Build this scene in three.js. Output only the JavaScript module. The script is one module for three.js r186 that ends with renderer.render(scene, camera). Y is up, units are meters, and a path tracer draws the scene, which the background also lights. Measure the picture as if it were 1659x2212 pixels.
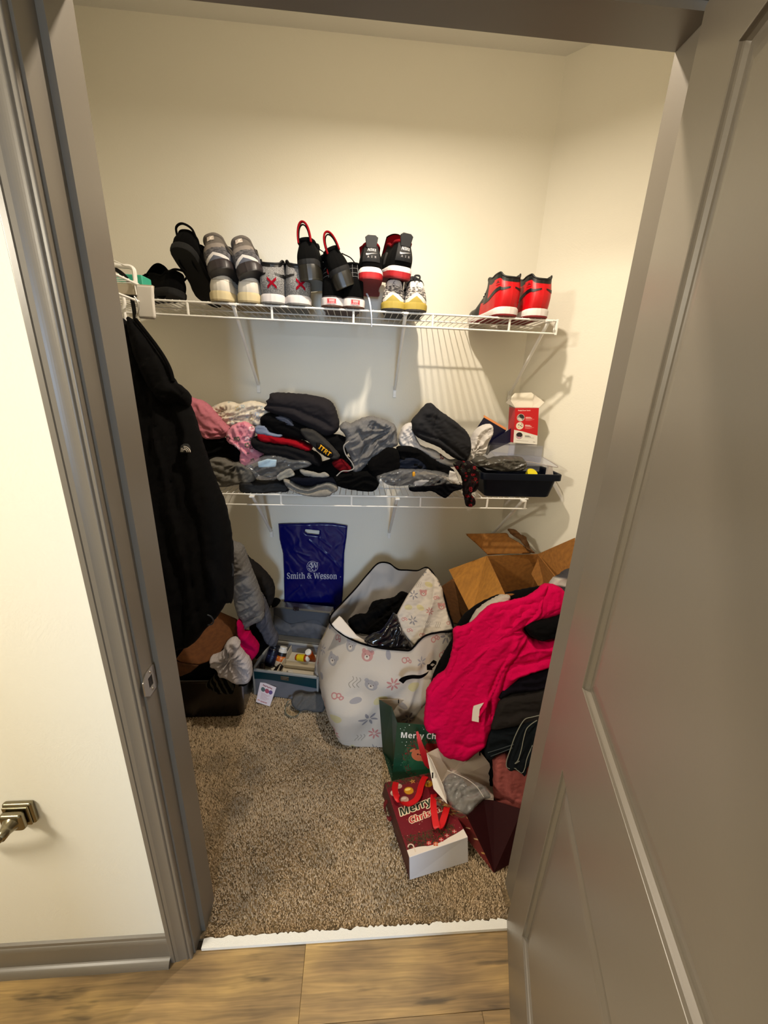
import * as THREE from 'three';
import { RoundedBoxGeometry } from 'three/addons/geometries/RoundedBoxGeometry.js';
import { mergeGeometries } from 'three/addons/utils/BufferGeometryUtils.js';
import { ImprovedNoise } from 'three/addons/math/ImprovedNoise.js';
import { RectAreaLightUniformsLib } from 'three/addons/lights/RectAreaLightUniformsLib.js';

// ---------- camera, renderer, light ----------
const scene = new THREE.Scene();
scene.background = new THREE.Color(0x0c0d10);
const W = 1659, H = 2212, F = 831.64;
const camera = new THREE.PerspectiveCamera(2 * Math.atan(H / 2 / F) * 180 / Math.PI, W / H, 0.02, 30);
camera.rotation.order = 'YXZ';
camera.rotation.set(-18.0519 * Math.PI / 180, -4.4065 * Math.PI / 180, 2.1745 * Math.PI / 180);
camera.position.set(-0.0327, 1.5233, 0.6706);
camera.updateMatrixWorld(true);
scene.add(camera);
const renderer = new THREE.WebGLRenderer({ antialias: true });
renderer.toneMapping = THREE.LinearToneMapping;
renderer.toneMappingExposure = 1.0;
renderer.shadowMap.enabled = true;
RectAreaLightUniformsLib.init();

// the closet's own bulb, the warm light of the room outside, the bedroom window far behind the camera, seen through the room's own doorway
const BULB = new THREE.Vector3(0.13, 2.52, -0.45);
const closetLight = new THREE.RectAreaLight(new THREE.Color(1.0, 0.87, 0.70), 3300, 0.045, 0.045);
closetLight.position.copy(BULB); closetLight.lookAt(BULB.x, 0, BULB.z);
scene.add(closetLight);
const roomLight = new THREE.RectAreaLight(new THREE.Color(1.0, 0.91, 0.74), 195, 0.55, 0.16);
roomLight.position.set(-1.62, 2.05, 0.95); roomLight.lookAt(0.2, 0.9, 0.35);
scene.add(roomLight);
const windowLight = new THREE.RectAreaLight(new THREE.Color(0.54, 0.73, 1.0), 50, 0.62, 1.05);
windowLight.position.set(-0.04, 1.55, 4.51); windowLight.lookAt(-0.04, 1.55, 0);
scene.add(windowLight);

// ---------- helpers ----------
const V = (x, y, z) => new THREE.Vector3(x, y, z);
const R = d => d * Math.PI / 180;
function rng(s) { return () => { s |= 0; s = s + 0x6D2B79F5 | 0; let t = Math.imul(s ^ s >>> 15, 1 | s); t = t + Math.imul(t ^ t >>> 7, 61 | t) ^ t; return ((t ^ t >>> 14) >>> 0) / 4294967296; }; }
const noise = new ImprovedNoise();
const N3 = (x, y, z) => noise.noise(x + 37.3, y + 11.7, z + 5.1);
function fbm(x, y, z, o = 4) { let a = 0.5, s = 0; for (let i = 0; i < o; i++) { s += a * N3(x, y, z); x *= 2.03; y *= 2.03; z *= 2.03; a *= 0.5; } return s; }
const sm = (a, b, x) => { const t = Math.min(1, Math.max(0, (x - a) / (b - a))); return t * t * (3 - 2 * t); };
const lerp = (a, b, t) => a + (b - a) * t;
const used = {};
function named(o, name) { const n = used[name] || 0; used[name] = n + 1; o.name = n ? `${name}_${String(n).padStart(3, '0')}` : name; return o; }
function shade(o) { o.castShadow = true; o.receiveShadow = true; return o; }
// one thing: a Group at its base, its parts are its children
function thing(name, label, category, pos = [0, 0, 0], group) {
  const g = named(new THREE.Group(), name); g.position.set(...pos);
  g.userData = { label, category }; if (group) g.userData.group = group;
  scene.add(g); return g;
}
function part(parent, name, geo, mat, label) {
  const m = shade(new THREE.Mesh(geo, mat)); m.name = name;
  if (label) m.userData.label = label;
  parent.add(m); return m;
}
function solo(name, label, category, geo, mat, group) {
  const m = named(shade(new THREE.Mesh(geo, mat)), name);
  m.userData = { label, category }; if (group) m.userData.group = group;
  scene.add(m); return m;
}
function struct(name, geo, mat, label, category) {
  const m = shade(new THREE.Mesh(geo, mat)); m.name = name;
  m.userData = { kind: 'structure' }; if (label) m.userData.label = label; if (category) m.userData.category = category;
  scene.add(m); return m;
}
function box(x0, x1, y0, y1, z0, z1) {   // uv in metres
  const g = new THREE.BoxGeometry(x1 - x0, y1 - y0, z1 - z0); g.translate((x0 + x1) / 2, (y0 + y1) / 2, (z0 + z1) / 2);
  const p = g.attributes.position, n = g.attributes.normal, u = g.attributes.uv;
  for (let i = 0; i < p.count; i++) {
    const ax = Math.abs(n.getX(i)) > .5 ? [p.getZ(i), p.getY(i)] : Math.abs(n.getY(i)) > .5 ? [p.getX(i), p.getZ(i)] : [p.getX(i), p.getY(i)];
    u.setXY(i, ax[0], ax[1]);
  }
  return g;
}
function rbox(w, h, d, r = .004, x = 0, y = 0, z = 0, seg = 2) { const g = new RoundedBoxGeometry(w, h, d, seg, r); g.translate(x, y, z); return g; }
function rod(a, b, r, seg = 8) {
  const d = V().subVectors(b, a), g = new THREE.CylinderGeometry(r, r, d.length(), seg);
  g.applyQuaternion(new THREE.Quaternion().setFromUnitVectors(V(0, 1, 0), d.clone().normalize()));
  g.translate((a.x + b.x) / 2, (a.y + b.y) / 2, (a.z + b.z) / 2); return g;
}
function tube(pts, r, n = 40, seg = 8, closed = false) { return new THREE.TubeGeometry(new THREE.CatmullRomCurve3(pts, closed, 'centripetal'), n, r, seg, closed); }
function flip(g) { if (g.index) { const a = g.index.array; for (let i = 0; i < a.length; i += 3) { const t = a[i]; a[i] = a[i + 1]; a[i + 1] = t; } return g; }
  for (const k of ['position', 'normal', 'uv']) { const at = g.attributes[k], n = at.itemSize, a = at.array; for (let i = 0; i < at.count; i += 3) for (let c = 0; c < n; c++) { const t = a[i * n + c]; a[i * n + c] = a[(i + 1) * n + c]; a[(i + 1) * n + c] = t; } } return g; }
function turn(g) { flip(g); const n = g.attributes.normal.array; for (let i = 0; i < n.length; i++) n[i] = -n[i]; return g; }
function merge(list) { return mergeGeometries(list.map(g => g.index ? g.toNonIndexed() : g).map(g => { for (const k of Object.keys(g.attributes)) if (!['position', 'normal', 'uv'].includes(k)) g.deleteAttribute(k); return g; })); }
// a sight line through pixel (px, py) of the photograph, met with a plane of the room: measures a traced outline at its true distance
const CP = camera.position.clone(), CQ = camera.quaternion.clone();
function dirOf(px, py) { return V((px - W / 2) / F, -(py - H / 2) / F, -1).applyQuaternion(CQ); }
function meet(px, py, o, n) { const d = dirOf(px, py); return CP.clone().addScaledVector(d, V().subVectors(o, CP).dot(n) / d.dot(n)); }
const atZ = (px, py, z) => meet(px, py, V(0, 0, z), V(0, 0, 1));
const atY = (px, py, y) => meet(px, py, V(0, y, 0), V(0, 1, 0));
const atX = (px, py, x) => meet(px, py, V(x, 0, 0), V(1, 0, 0));

// ---------- textures ----------
function canvas(w, h, draw, srgb = true) {
  const c = document.createElement('canvas'); c.width = w; c.height = h; const x = c.getContext('2d'); draw(x, w, h);
  const t = new THREE.CanvasTexture(c); if (srgb) t.colorSpace = THREE.SRGBColorSpace;
  t.wrapS = t.wrapT = THREE.RepeatWrapping; return t;
}
function dataTex(n, fn, srgb = false, ny = n) {   // fn(u, v) -> [r, g, b] 0..1, tileable if fn is
  const a = new Uint8Array(n * ny * 4);
  for (let j = 0; j < ny; j++) for (let i = 0; i < n; i++) { const c = fn(i / n, j / ny), k = (j * n + i) * 4; a[k] = c[0] * 255; a[k + 1] = c[1] * 255; a[k + 2] = c[2] * 255; a[k + 3] = 255; }
  const t = new THREE.DataTexture(a, n, ny); t.magFilter = THREE.LinearFilter; t.minFilter = THREE.LinearMipmapLinearFilter; t.generateMipmaps = true;
  t.wrapS = t.wrapT = THREE.RepeatWrapping; if (srgb) t.colorSpace = THREE.SRGBColorSpace; t.needsUpdate = true; return t;
}
const rr = rng(7);
const tile = (f) => (u, v, s) => { const A = u * 2 * Math.PI, B = v * 2 * Math.PI; return f(Math.cos(A) * s, Math.sin(A) * s, Math.cos(B) * s + 9, Math.sin(B) * s); };
const tnoise = tile((a, b, c, d) => N3(a + d * .7, b + c * .9, c - a * .4 + d));
const paintBump = dataTex(256, (u, v) => { const k = .5 + .3 * tnoise(u, v, 9) + .3 * tnoise(u, v, 23); return [k, k, k]; });
paintBump.repeat.set(3, 3);
const fleeceTex = dataTex(256, (u, v) => { const k = .86 + .14 * tnoise(u, v, 22) + .1 * (rr() - .5); return [k, k, k]; }, true);
fleeceTex.repeat.set(9, 9);
const fleeceBump = dataTex(256, (u, v) => { const k = .5 + .3 * tnoise(u, v, 26) + .35 * (rr() - .5); return [k, k, k]; });
fleeceBump.repeat.set(9, 9);
const heatherTex = dataTex(256, (u, v) => { const k = .78 + .16 * tnoise(u, v, 24) + .34 * (rr() - .5); return [k, k, k]; }, true);
heatherTex.repeat.set(9, 9);

// ---------- materials ----------
const std = (color, o = {}) => new THREE.MeshStandardMaterial({ color, roughness: .6, side: THREE.DoubleSide, ...o });
const cloth = (color, o = {}) => new THREE.MeshPhysicalMaterial({ color, side: THREE.DoubleSide, roughness: .97, specularIntensity: .22, map: fleeceTex, bumpMap: fleeceBump, bumpScale: .0012, ...o });
const heather = (color, o = {}) => cloth(color, { map: heatherTex, ...o });
const M = {
  wall: std(new THREE.Color(.80, .765, .66), { roughness: .93, bumpMap: paintBump, bumpScale: .0004, side: THREE.FrontSide }),
  ceil: std(new THREE.Color(.72, .70, .64), { roughness: .97, bumpMap: paintBump, bumpScale: .0006 }),
  trim: new THREE.MeshPhysicalMaterial({ color: new THREE.Color(.165, .142, .112), roughness: .36, bumpMap: paintBump, bumpScale: .00005, side: THREE.DoubleSide, clearcoat: .25, clearcoatRoughness: .3 }),
  wire: std(new THREE.Color(.83, .81, .76), { roughness: .4 }),
  white: std(new THREE.Color(.82, .81, .78), { roughness: .5 }),
  steel: std(0xb9b6b0, { roughness: .3, metalness: 1 }),
  nickel: std(0x8e8670, { roughness: .22, metalness: 1 }),
  blackPlastic: std(0x0b0b0c, { roughness: .45 }),
};
// ---------- the setting ----------
const ZB = -1.2638, YC = 2.774, XC = .7601, ZJ = -.1154, XL = -.4504, XR = .4684, YH = 2.05;
const RX0 = -1.75, RX1 = 1.5, RZ = 4.6, YR = 2.74, PZ = 1.95;          // the room outside
struct('wall_back', box(-1.25, XC + .02, 0, YC, ZB - .1, ZB), M.wall);
{ // the closet's slanting right wall, then its straight end
  const a = V(XC, 0, ZB), b = V(XC + .62, 0, ZB + .62), s = new THREE.Shape([new THREE.Vector2(a.x, -a.z), new THREE.Vector2(b.x, -b.z), new THREE.Vector2(b.x + .1, -b.z), new THREE.Vector2(a.x + .05, -a.z + .12)]);
  const g = new THREE.ExtrudeGeometry(s, { depth: YC, bevelEnabled: false }); g.rotateX(-Math.PI / 2);
  struct('wall_right', g, M.wall);
  struct('wall_right_end', box(b.x, b.x + .1, 0, YC, b.z, ZJ), M.wall);
}
struct('wall_left', box(-1.25, -1.15, 0, YC, ZB, ZJ), M.wall);
struct('ceiling', box(-1.25, 1.5, YC, YC + .08, ZB - .1, ZJ), M.ceil);
// the wall with the doorway
struct('wall_front_left', box(RX0 - .1, XL - .03, 0, YC, ZJ, 0), M.wall);
struct('wall_front_right', box(XR + .03, RX1 + .1, 0, YC, ZJ, 0), M.wall);
struct('wall_front_top', box(XL - .03, XR + .03, YH + .02, YC, ZJ, 0), M.wall);
// jambs and header, rebated for the door
function jamb(x, s) { return merge([box(Math.min(x, x + s * .03), Math.max(x, x + s * .03), 0, YH, ZJ, -.045), box(Math.min(x + s * .011, x + s * .03), Math.max(x + s * .011, x + s * .03), 0, YH + .011, -.045, 0)]); }
struct('trim_1', jamb(XL, -1), M.trim);
struct('trim_2', jamb(XR, 1), M.trim);
struct('trim_3', merge([box(XL - .03, XR + .03, YH, YH + .03, ZJ, -.045), box(XL - .03, XR + .03, YH + .011, YH + .03, -.045, 0)]), M.trim);
// moulded casing, profile run along the opening
function casingShape() {
  const s = new THREE.Shape(); s.moveTo(0, 0); s.lineTo(0, .010); s.quadraticCurveTo(.0005, .0125, .003, .0125); s.lineTo(.0065, .0125); s.lineTo(.0075, .0095);
  s.lineTo(.009, .0105); s.quadraticCurveTo(.0105, .0135, .0135, .0135); s.lineTo(.0150, .0115); s.bezierCurveTo(.021, .0115, .027, .0125, .034, .0155);
  s.lineTo(.0415, .0165); s.lineTo(.0425, .0150); s.lineTo(.044, .0172); s.lineTo(.0525, .0172); s.quadraticCurveTo(.0545, .0172, .0545, .015); s.lineTo(.0545, 0); s.closePath(); return s;
}
{
  const up = new THREE.ExtrudeGeometry(casingShape(), { depth: YH + .071, bevelEnabled: false, curveSegments: 6 });
  const l = up.clone(); l.rotateX(-Math.PI / 2); l.scale(-1, 1, -1); l.translate(XL - .0155, 0, 0);
  struct('trim_4', l, M.trim);
  const r = up.clone(); r.rotateX(-Math.PI / 2); r.scale(1, 1, -1); r.translate(XR + .0155, 0, 0);
  struct('trim_5', flip(r), M.trim);
  const t = new THREE.ExtrudeGeometry(casingShape(), { depth: XR - XL + .14, bevelEnabled: false, curveSegments: 6 });
  t.applyMatrix4(new THREE.Matrix4().makeBasis(V(0, 1, 0), V(0, 0, 1), V(1, 0, 0))); t.translate(XL - .07, YH + .0165, 0);
  struct('trim_6', t, M.trim);
}
// baseboard with its shoe moulding
{
  const s = new THREE.Shape(); s.moveTo(0, 0); s.lineTo(.030, 0); s.quadraticCurveTo(.030, .018, .0135, .022); s.lineTo(.0135, .078); s.quadraticCurveTo(.013, .086, .008, .089); s.lineTo(.006, .096); s.lineTo(0, .098); s.closePath();
  const g = new THREE.ExtrudeGeometry(s, { depth: (XL - .07) - RX0, bevelEnabled: false });
  g.applyMatrix4(new THREE.Matrix4().makeBasis(V(0, 0, 1), V(0, 1, 0), V(-1, 0, 0))); g.translate(XL - .07, 0, 0);
  struct('baseboard_left', g, M.trim);
}
// strike plate let into the left jamb
{
  const x = XL - .011 + .0006, t = thing('strike_plate', 'small steel strike plate screwed to the left door jamb', 'strike plate', [x, .915, -.022]);
  const s = new THREE.Shape(); const w = .0175, h = .029; s.moveTo(-w, -h + .006); s.quadraticCurveTo(-w, -h, -w + .006, -h); s.lineTo(w - .004, -h); s.lineTo(w + .010, -.016); s.lineTo(w + .010, .016); s.lineTo(w - .004, h); s.lineTo(-w + .006, h); s.quadraticCurveTo(-w, h, -w, h - .006); s.closePath();
  const hole = new THREE.Path(); hole.moveTo(-.006, -.013); hole.lineTo(.010, -.013); hole.lineTo(.010, .013); hole.lineTo(-.006, .013); hole.closePath(); s.holes.push(hole);
  const g = new THREE.ExtrudeGeometry(s, { depth: .0018, bevelEnabled: true, bevelSize: .0004, bevelThickness: .0004, bevelSegments: 2 }); g.rotateY(Math.PI / 2); g.scale(1, 1, -1);
  part(t, 'plate', flip(g), M.steel);
  for (const y of [-.021, .021]) { const k = new THREE.SphereGeometry(.004, 12, 6, 0, 6.3, 0, 1.2); k.rotateZ(-Math.PI / 2); k.translate(.0005, y, 0); part(t, 'screw', k, M.steel); }
  part(t, 'latch_hole', box(-.0008, .0005, -.013, .013, -.010, .006), M.blackPlastic, 'dark hole for the latch');
}
// carpet: backing, then the pile
const carpetTex = dataTex(512, (u, v) => { const a = tnoise(u, v, 3), b = tnoise(u, v, 11), c = rr(); const k = .62 + .16 * a + .18 * b + .3 * (c - .5); return [k, k * .93, k * .80]; }, true);
carpetTex.repeat.set(1.6, 1.6);
struct('floor', box(-1.25, 1.5, -.05, .001, ZB - .1, -.028), std(new THREE.Color(.42, .34, .24), { map: carpetTex, roughness: 1 }), 'worn beige cut-pile carpet of the closet');
{
  const rc = rng(21), blade = new THREE.ConeGeometry(.0021, .0090, 4, 1, true); blade.translate(0, .0040, 0);
  const spots = []; for (let i = 0; i < 170000; i++) {
    const x = lerp(-1.0, 1.05, rc()), z = lerp(ZB + .01, -.03, rc());
    if (z > -.1 && (x < XL + .004 || x > XR - .02)) continue; if (x - XC > z - ZB - .01) continue;
    spots.push([x, z]);
  }
  const pile = new THREE.InstancedMesh(blade, std(0xffffff, { roughness: 1, side: THREE.FrontSide }), spots.length), m4 = new THREE.Matrix4(), q = new THREE.Quaternion(), col = new THREE.Color();
  const stains = [[548, 1672, .05, .9], [512, 1745, .06, .8], [640, 1602, .035, .8], [725, 1645, .04, .8], [700, 1850, .05, .55], [560, 1900, .05, .5], [852, 1828, .016, 1.5], [535, 1965, .06, .55], [610, 1620, .04, .6], [930, 1960, .05, .4], [470, 1650, .06, .6]].map(([px, py, r, k]) => { const p = atY(px, py, 0); return [p.x, p.z, r, k]; });
  const edge = (x) => -.026 + .006 * N3(x * 60, 3, 1) + .004 * N3(x * 190, 1, 1);
  spots.forEach(([x, z], i) => {
    const lx = .55 * N3(x * 6, z * 6, 2) + .6 * (rc() - .5), lz = .55 * N3(x * 6, z * 6, 7) + .6 * (rc() - .5);
    q.setFromEuler(new THREE.Euler(lz, rc() * 6.3, lx)); const s = .75 + .6 * rc();
    m4.compose(V(x, 0, Math.min(z, edge(x))), q, V(s, s * (.8 + .4 * rc()), s)); pile.setMatrixAt(i, m4);
    // grey-brown soiling in blotches with ragged outlines
    let spot = 0; for (const [sx, sz, sr, sk] of stains) spot = Math.max(spot, sk * sm(1.25, .35, Math.hypot(x - sx, z - sz) / sr + .5 * N3(x * 30, z * 30, 8)));
    const dirt = Math.max(spot, .75 * sm(.0, .5, fbm(x * 5.5 + 2, z * 5.5, 1, 4) + .16 * N3(x * 40, z * 40, 3))), k = .80 + .36 * rc();
    col.setRGB(lerp(.64, .37, dirt) * k, lerp(.50, .30, dirt) * k, lerp(.335, .215, dirt) * k); pile.setColorAt(i, col);
  });
  pile.name = 'carpet_pile'; pile.userData = { kind: 'stuff', label: 'beige cut pile with grey soiling on the closet floor' }; shade(pile); scene.add(pile);
}
// white carpet edge strip at the threshold, its pile side ragged
{
  const s = new THREE.Shape(), n = 150, x0 = XL + .004, x1 = XR - .008; s.moveTo(x0, .002);
  s.lineTo(x1, .002); const rs = rng(5);
  for (let i = 0; i <= n; i++) { const x = lerp(x1, x0, i / n); s.lineTo(x, .024 + .0045 * N3(x * 55, 0, 3) + .004 * (rs() - .5) * (x > -.25 ? 1.3 : .4)); }
  s.closePath();
  const g = new THREE.ExtrudeGeometry(s, { depth: .011, bevelEnabled: false }); g.rotateX(-Math.PI / 2); g.translate(0, .002, .0);
  struct('trim_7', g, std(new THREE.Color(.86, .84, .78), { roughness: .8, bumpMap: fleeceBump, bumpScale: .002 }), 'frayed white carpet edge strip across the doorway', undefined);
}
// vinyl wood planks outside, each one a piece of the floor
{
  const wood = (seed) => canvas(1024, 256, (c, w, h) => {
    const im = c.createImageData(w, h);
    for (let j = 0; j < h; j++) for (let i = 0; i < w; i++) {
      const u = i / w * 1.2, v = j / h * .15, wv = fbm(u * 3 + seed, v * 14, seed, 3) * .02;
      const g1 = fbm(u * 2.2 + seed * 3, (v + wv) * 60, seed, 4), g2 = fbm(u * 9 + seed, (v + wv) * 260, 4 + seed, 3), blot = fbm(u * 5 + seed, v * 16, seed + 8, 4), knot = sm(.16, .42, fbm(u * 5 + 3 * seed, v * 34, 5 + seed, 4));
      let k = .69 + .20 * g1 + .16 * g2 + .34 * blot - .24 * knot; k = Math.max(.16, Math.min(1, k));
      const q = (j * w + i) * 4, warm = .5 + blot; im.data[q] = 255 * Math.min(1, k * .93); im.data[q + 1] = 255 * Math.min(1, k * (.755 + .02 * warm)); im.data[q + 2] = 255 * Math.min(1, k * (.52 - .03 * warm)); im.data[q + 3] = 255;
    }
    c.putImageData(im, 0, 0);
  });
  const tex = [wood(1), wood(2), wood(3), wood(4)], sub = named(new THREE.Group(), 'floor_planks'); sub.name = 'floor_wood'; sub.userData = { kind: 'structure', label: 'weathered oak-look vinyl plank floor of the room' }; scene.add(sub);
  part(sub, 'subfloor', box(RX0 - .1, RX1 + .1, -.06, -.008, -.03, RZ + .1), std(0x2a2118, { roughness: 1 }));
  const mats = tex.map(t => std(new THREE.Color(.78, .76, .72), { map: t, roughness: .5, bumpMap: t, bumpScale: .0004 }));
  const PW = .152, starts = [-.158, .31, -.62, .05, -.4, .22, -.75, -.1];
  let row = 0; for (let z = -.006; z < PZ - .15; z += PW, row++) {
    const L = 1.22; for (let x = starts[row % 8] - 2 * L; x < RX1; x += L) {
      if (x + L < RX0) continue; if (row > 6 && Math.abs(x) > 2) continue;
      const a = Math.max(x, RX0), b = Math.min(x + L, RX1); if (b - a < .03) continue;
      const g = rbox(b - a - .0007, .008, PW - .0007, .0006, 0, -.004, 0, 1), u = g.attributes.uv, p = g.attributes.position;
      for (let i = 0; i < p.count; i++) u.setXY(i, (p.getX(i) + (a + b) / 2 - x) / L, (p.getZ(i) + PW / 2) / PW);
      g.translate((a + b) / 2, 0, z + PW / 2);
      part(sub, 'plank', g, mats[(row * 3 + Math.round(x * 7 + 40)) % 4]);
    }
  }
}
// the room outside: seen only in its light and in the sheen of the door
struct('wall_room_left', box(RX0 - .1, RX0, 0, YR, 0, RZ), M.wall);
struct('wall_room_right', box(RX1, RX1 + .1, 0, YR, 0, RZ), M.wall);
struct('ceiling_room', box(RX0 - .1, RX1 + .1, YR, YR + .08, 0, RZ + .1), M.ceil);
struct('wall_room_back', merge([box(RX0 - .1, -.40, 0, YR, RZ, RZ + .1), box(.28, RX1 + .1, 0, YR, RZ, RZ + .1), box(-.40, .28, 0, .98, RZ, RZ + .1), box(-.40, .28, 2.12, YR, RZ, RZ + .1)]), M.wall);
struct('wall_partition', merge([box(RX0, -.31, 0, YR, PZ, PZ + .1), box(.50, RX1, 0, YR, PZ, PZ + .1), box(-.31, .50, 2.05, YR, PZ, PZ + .1)]), M.wall);
struct('window_1', box(-.40, .28, .98, 2.12, RZ + .02, RZ + .03), std(0x000000, { emissive: new THREE.Color(.62, .78, 1), emissiveIntensity: 6 }));
{ const t = thing('vanity_light', 'frosted bar light over the washstand at the room wall', 'lamp', [-1.66, 2.05, .96]);
  const bar = rbox(.05, .12, .6, .02); part(t, 'shade', bar, std(0x111111, { emissive: new THREE.Color(1, .9, .72), emissiveIntensity: 2.5 })); t.rotation.y = 0;
  part(t, 'back_plate', rbox(.03, .1, .3, .008, -.045, 0, 0), M.nickel); }
// closet ceiling lamp: a small shaded downlight hanging on a stem
{ const t = thing('ceiling_lamp', 'small white shaded lamp hanging from the closet ceiling', 'lamp', [BULB.x, YC, BULB.z]), dy = BULB.y - YC;
  part(t, 'base', new THREE.LatheGeometry([[.0, 0], [.055, 0], [.055, -.012], [.04, -.02], [0, -.02]].map(p => new THREE.Vector2(...p)), 32), M.white);
  part(t, 'stem', rod(V(0, -.02, 0), V(0, dy + .09, 0), .007, 12), M.white);
  part(t, 'lamp_shade', new THREE.LatheGeometry([[.0, dy + .095], [.02, dy + .09], [.04, dy + .05], [.05, dy + .004], [.048, dy + .004], [.036, dy + .05], [.0, dy + .07]].map(p => new THREE.Vector2(...p)), 32), M.white);
  part(t, 'diffuser', new THREE.CylinderGeometry(.026, .026, .004, 24).translate(0, dy + .004, 0), std(0x111111, { emissive: new THREE.Color(1, .86, .66), emissiveIntensity: 8 })); }

// ---------- the open door ----------
{
  const A = V(.4375, 0, -.018), th = R(18.3), t = new THREE.Group(); t.name = 'door_1'; t.userData = { kind: 'structure', label: 'taupe two-panel door standing open on the right', category: 'door' };
  t.position.copy(A); t.rotation.y = -th; scene.add(t);       // local +z runs along the door, local -x faces the closet
  const L = .89, HT = 2.035, Y0 = .012, TH = .035, st = .142, bev = .05, dp = .011;
  const ps = [[1.003, HT - .125], [.245, .800]];               // outer edges of the two sunk panels
  const face = new THREE.Shape([[0, Y0], [L, Y0], [L, HT], [0, HT]].map(p => new THREE.Vector2(...p)));
  for (const [a, b] of ps) { const h = new THREE.Path([[st, a], [st, b], [L - st, b], [L - st, a]].map(p => new THREE.Vector2(...p))); face.holes.push(h); }
  const g = new THREE.ExtrudeGeometry(face, { depth: TH, bevelEnabled: true, bevelSize: .001, bevelThickness: .001, bevelSegments: 2 });
  g.applyMatrix4(new THREE.Matrix4().makeBasis(V(0, 0, 1), V(0, 1, 0), V(1, 0, 0)));
  part(t, 'frame', flip(g), M.trim);
  for (const [a, b] of ps) {   // sticking profile around each panel: steep lip, cove, then a raised field
    const prof = [[0, 0], [.0015, dp * .55], [.004, dp], [.010, dp * 1.0], [.018, dp * .82], [.030, dp * .50], [.042, dp * .30], [bev, dp * .25]];
    const pos = [], idx = [], rect = (i, d) => [[st + i, a + i, d], [L - st - i, a + i, d], [L - st - i, b - i, d], [st + i, b - i, d]];
    const quad = (p, q, r, s) => { const o = pos.length / 3; for (const k of [p, q, r, s]) pos.push(k[2], k[1], k[0]); idx.push(o, o + 1, o + 2, o, o + 2, o + 3); };
    for (let k = 0; k + 1 < prof.length; k++) { const P = rect(...prof[k]), Q = rect(...prof[k + 1]); for (let e = 0; e < 4; e++) quad(P[e], P[(e + 1) % 4], Q[(e + 1) % 4], Q[e]); }
    const mg = new THREE.BufferGeometry(); mg.setAttribute('position', new THREE.Float32BufferAttribute(pos, 3)); mg.setAttribute('uv', new THREE.Float32BufferAttribute(new Float32Array(pos.length / 3 * 2), 2)); mg.setIndex(idx); mg.computeVertexNormals();
    part(t, 'panel_moulding', mg, M.trim);
    const [i, d] = prof[prof.length - 1]; part(t, 'panel', box(d, TH - .008, a + i, b - i, st + i, L - st - i), M.trim);
  }
  for (const y of [.25, 1.02, 1.82]) part(t, 'hinge', rod(V(.036, y - .045, -.004), V(.036, y + .045, -.004), .006, 10), M.steel);
}
// paper holder on the wall beside the casing, its arm leaving the frame
{
  const t = thing('paper_holder', 'brushed nickel paper holder on the wall left of the door casing', 'paper holder', [-.776, .583, 0]);
  const steps = [[.031, 0, .012], [.027, .012, .005], [.0235, .017, .016]];
  const sq = (h, z, d) => { const g = rbox(h * 2, h * 2, d, Math.min(.009, d * .45), 0, 0, z + d / 2, 3); return g; };
  part(t, 'rosette', merge(steps.map(s => sq(...s))), M.nickel);
  part(t, 'neck', new THREE.LatheGeometry([[.02, .03], [.015, .036], [.0115, .046], [.011, .06], [0, .062]].map(p => new THREE.Vector2(...p)), 24).rotateX(Math.PI / 2), M.nickel);
  part(t, 'arm', tube([V(0, 0, .045), V(-.004, -.002, .062), V(-.03, -.010, .072), V(-.075, -.020, .075), V(-.13, -.022, .075)], .0095, 30, 14), M.nickel);
}
// ---------- wire shelves ----------
const GAP = .0254;
function wireShelf(name, label, x0, x1, y, posts, brackets, endCap) {
  const zf = -.9588, zb = ZB + .004, t = thing(name, label, 'shelf', [0, y, 0]);
  const rodAt = (a, b, r, n) => part(t, n, rod(a, b, r, 8), M.wire);
  rodAt(V(x0, -.0035, zf), V(x1, -.0035, zf), .0038, 'front_rail');
  rodAt(V(x0, -.050, zf), V(x1, -.050, zf), .0034, 'lip_rail');
  rodAt(V(x0, -.0055, (zf + zb) / 2 + .002), V(x1, -.0055, (zf + zb) / 2 + .002), .003, 'middle_rail');
  rodAt(V(x0, -.0055, zb), V(x1, -.0055, zb), .003, 'back_rail');
  const wg = rod(V(0, 0, zf + .001), V(0, 0, zb), .0016, 6);
  for (let x = x0 + .01; x < x1 - .004; x += GAP) { const m = part(t, 'wire', wg, M.wire); m.position.x = x; }
  for (const x of posts) part(t, 'lip_post', rbox(.0085, .046, .006, .0025, x, -.0265, zf), M.wire);
  const bg = merge([rod(V(0, -.012, zf + .004), V(0, -.285, ZB + .012), .0072, 8), rbox(.016, .05, .006, .002, 0, -.298, ZB + .004), rbox(.02, .008, .03, .002, 0, -.008, zf + .012), new THREE.CylinderGeometry(.004, .004, .004, 10).rotateX(Math.PI / 2).translate(0, -.306, ZB + .009)]);
  for (const [xt, xb] of brackets) { const m = part(t, 'support_bracket', bg, M.wire); m.position.x = (xt + xb) / 2; }
  for (let x = x0 + .12; x < x1; x += .3) part(t, 'wall_clip', rbox(.016, .018, .01, .003, x, -.006, zb + .003), M.white);
  if (endCap) { part(t, 'end_cap', merge([rbox(.01, .058, .008, .0025, x1, -.027, zf), tube([V(x1 - .002, -.004, zf), V(x1 - .001, -.012, zf - .012), V(x1 - .004, -.04, zf - .012), V(x1 - .002, -.05, zf)], .003, 16, 6)]), M.wire); }
  return t;
}
wireShelf('wire_shelf', 'upper white wire shelf holding the row of shoes', -1.13, .75, 1.797, [-.662, -.357, -.052, .2535, .558], [[-.49, -.5], [.142, .149], [.70, .722]], true);
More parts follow.
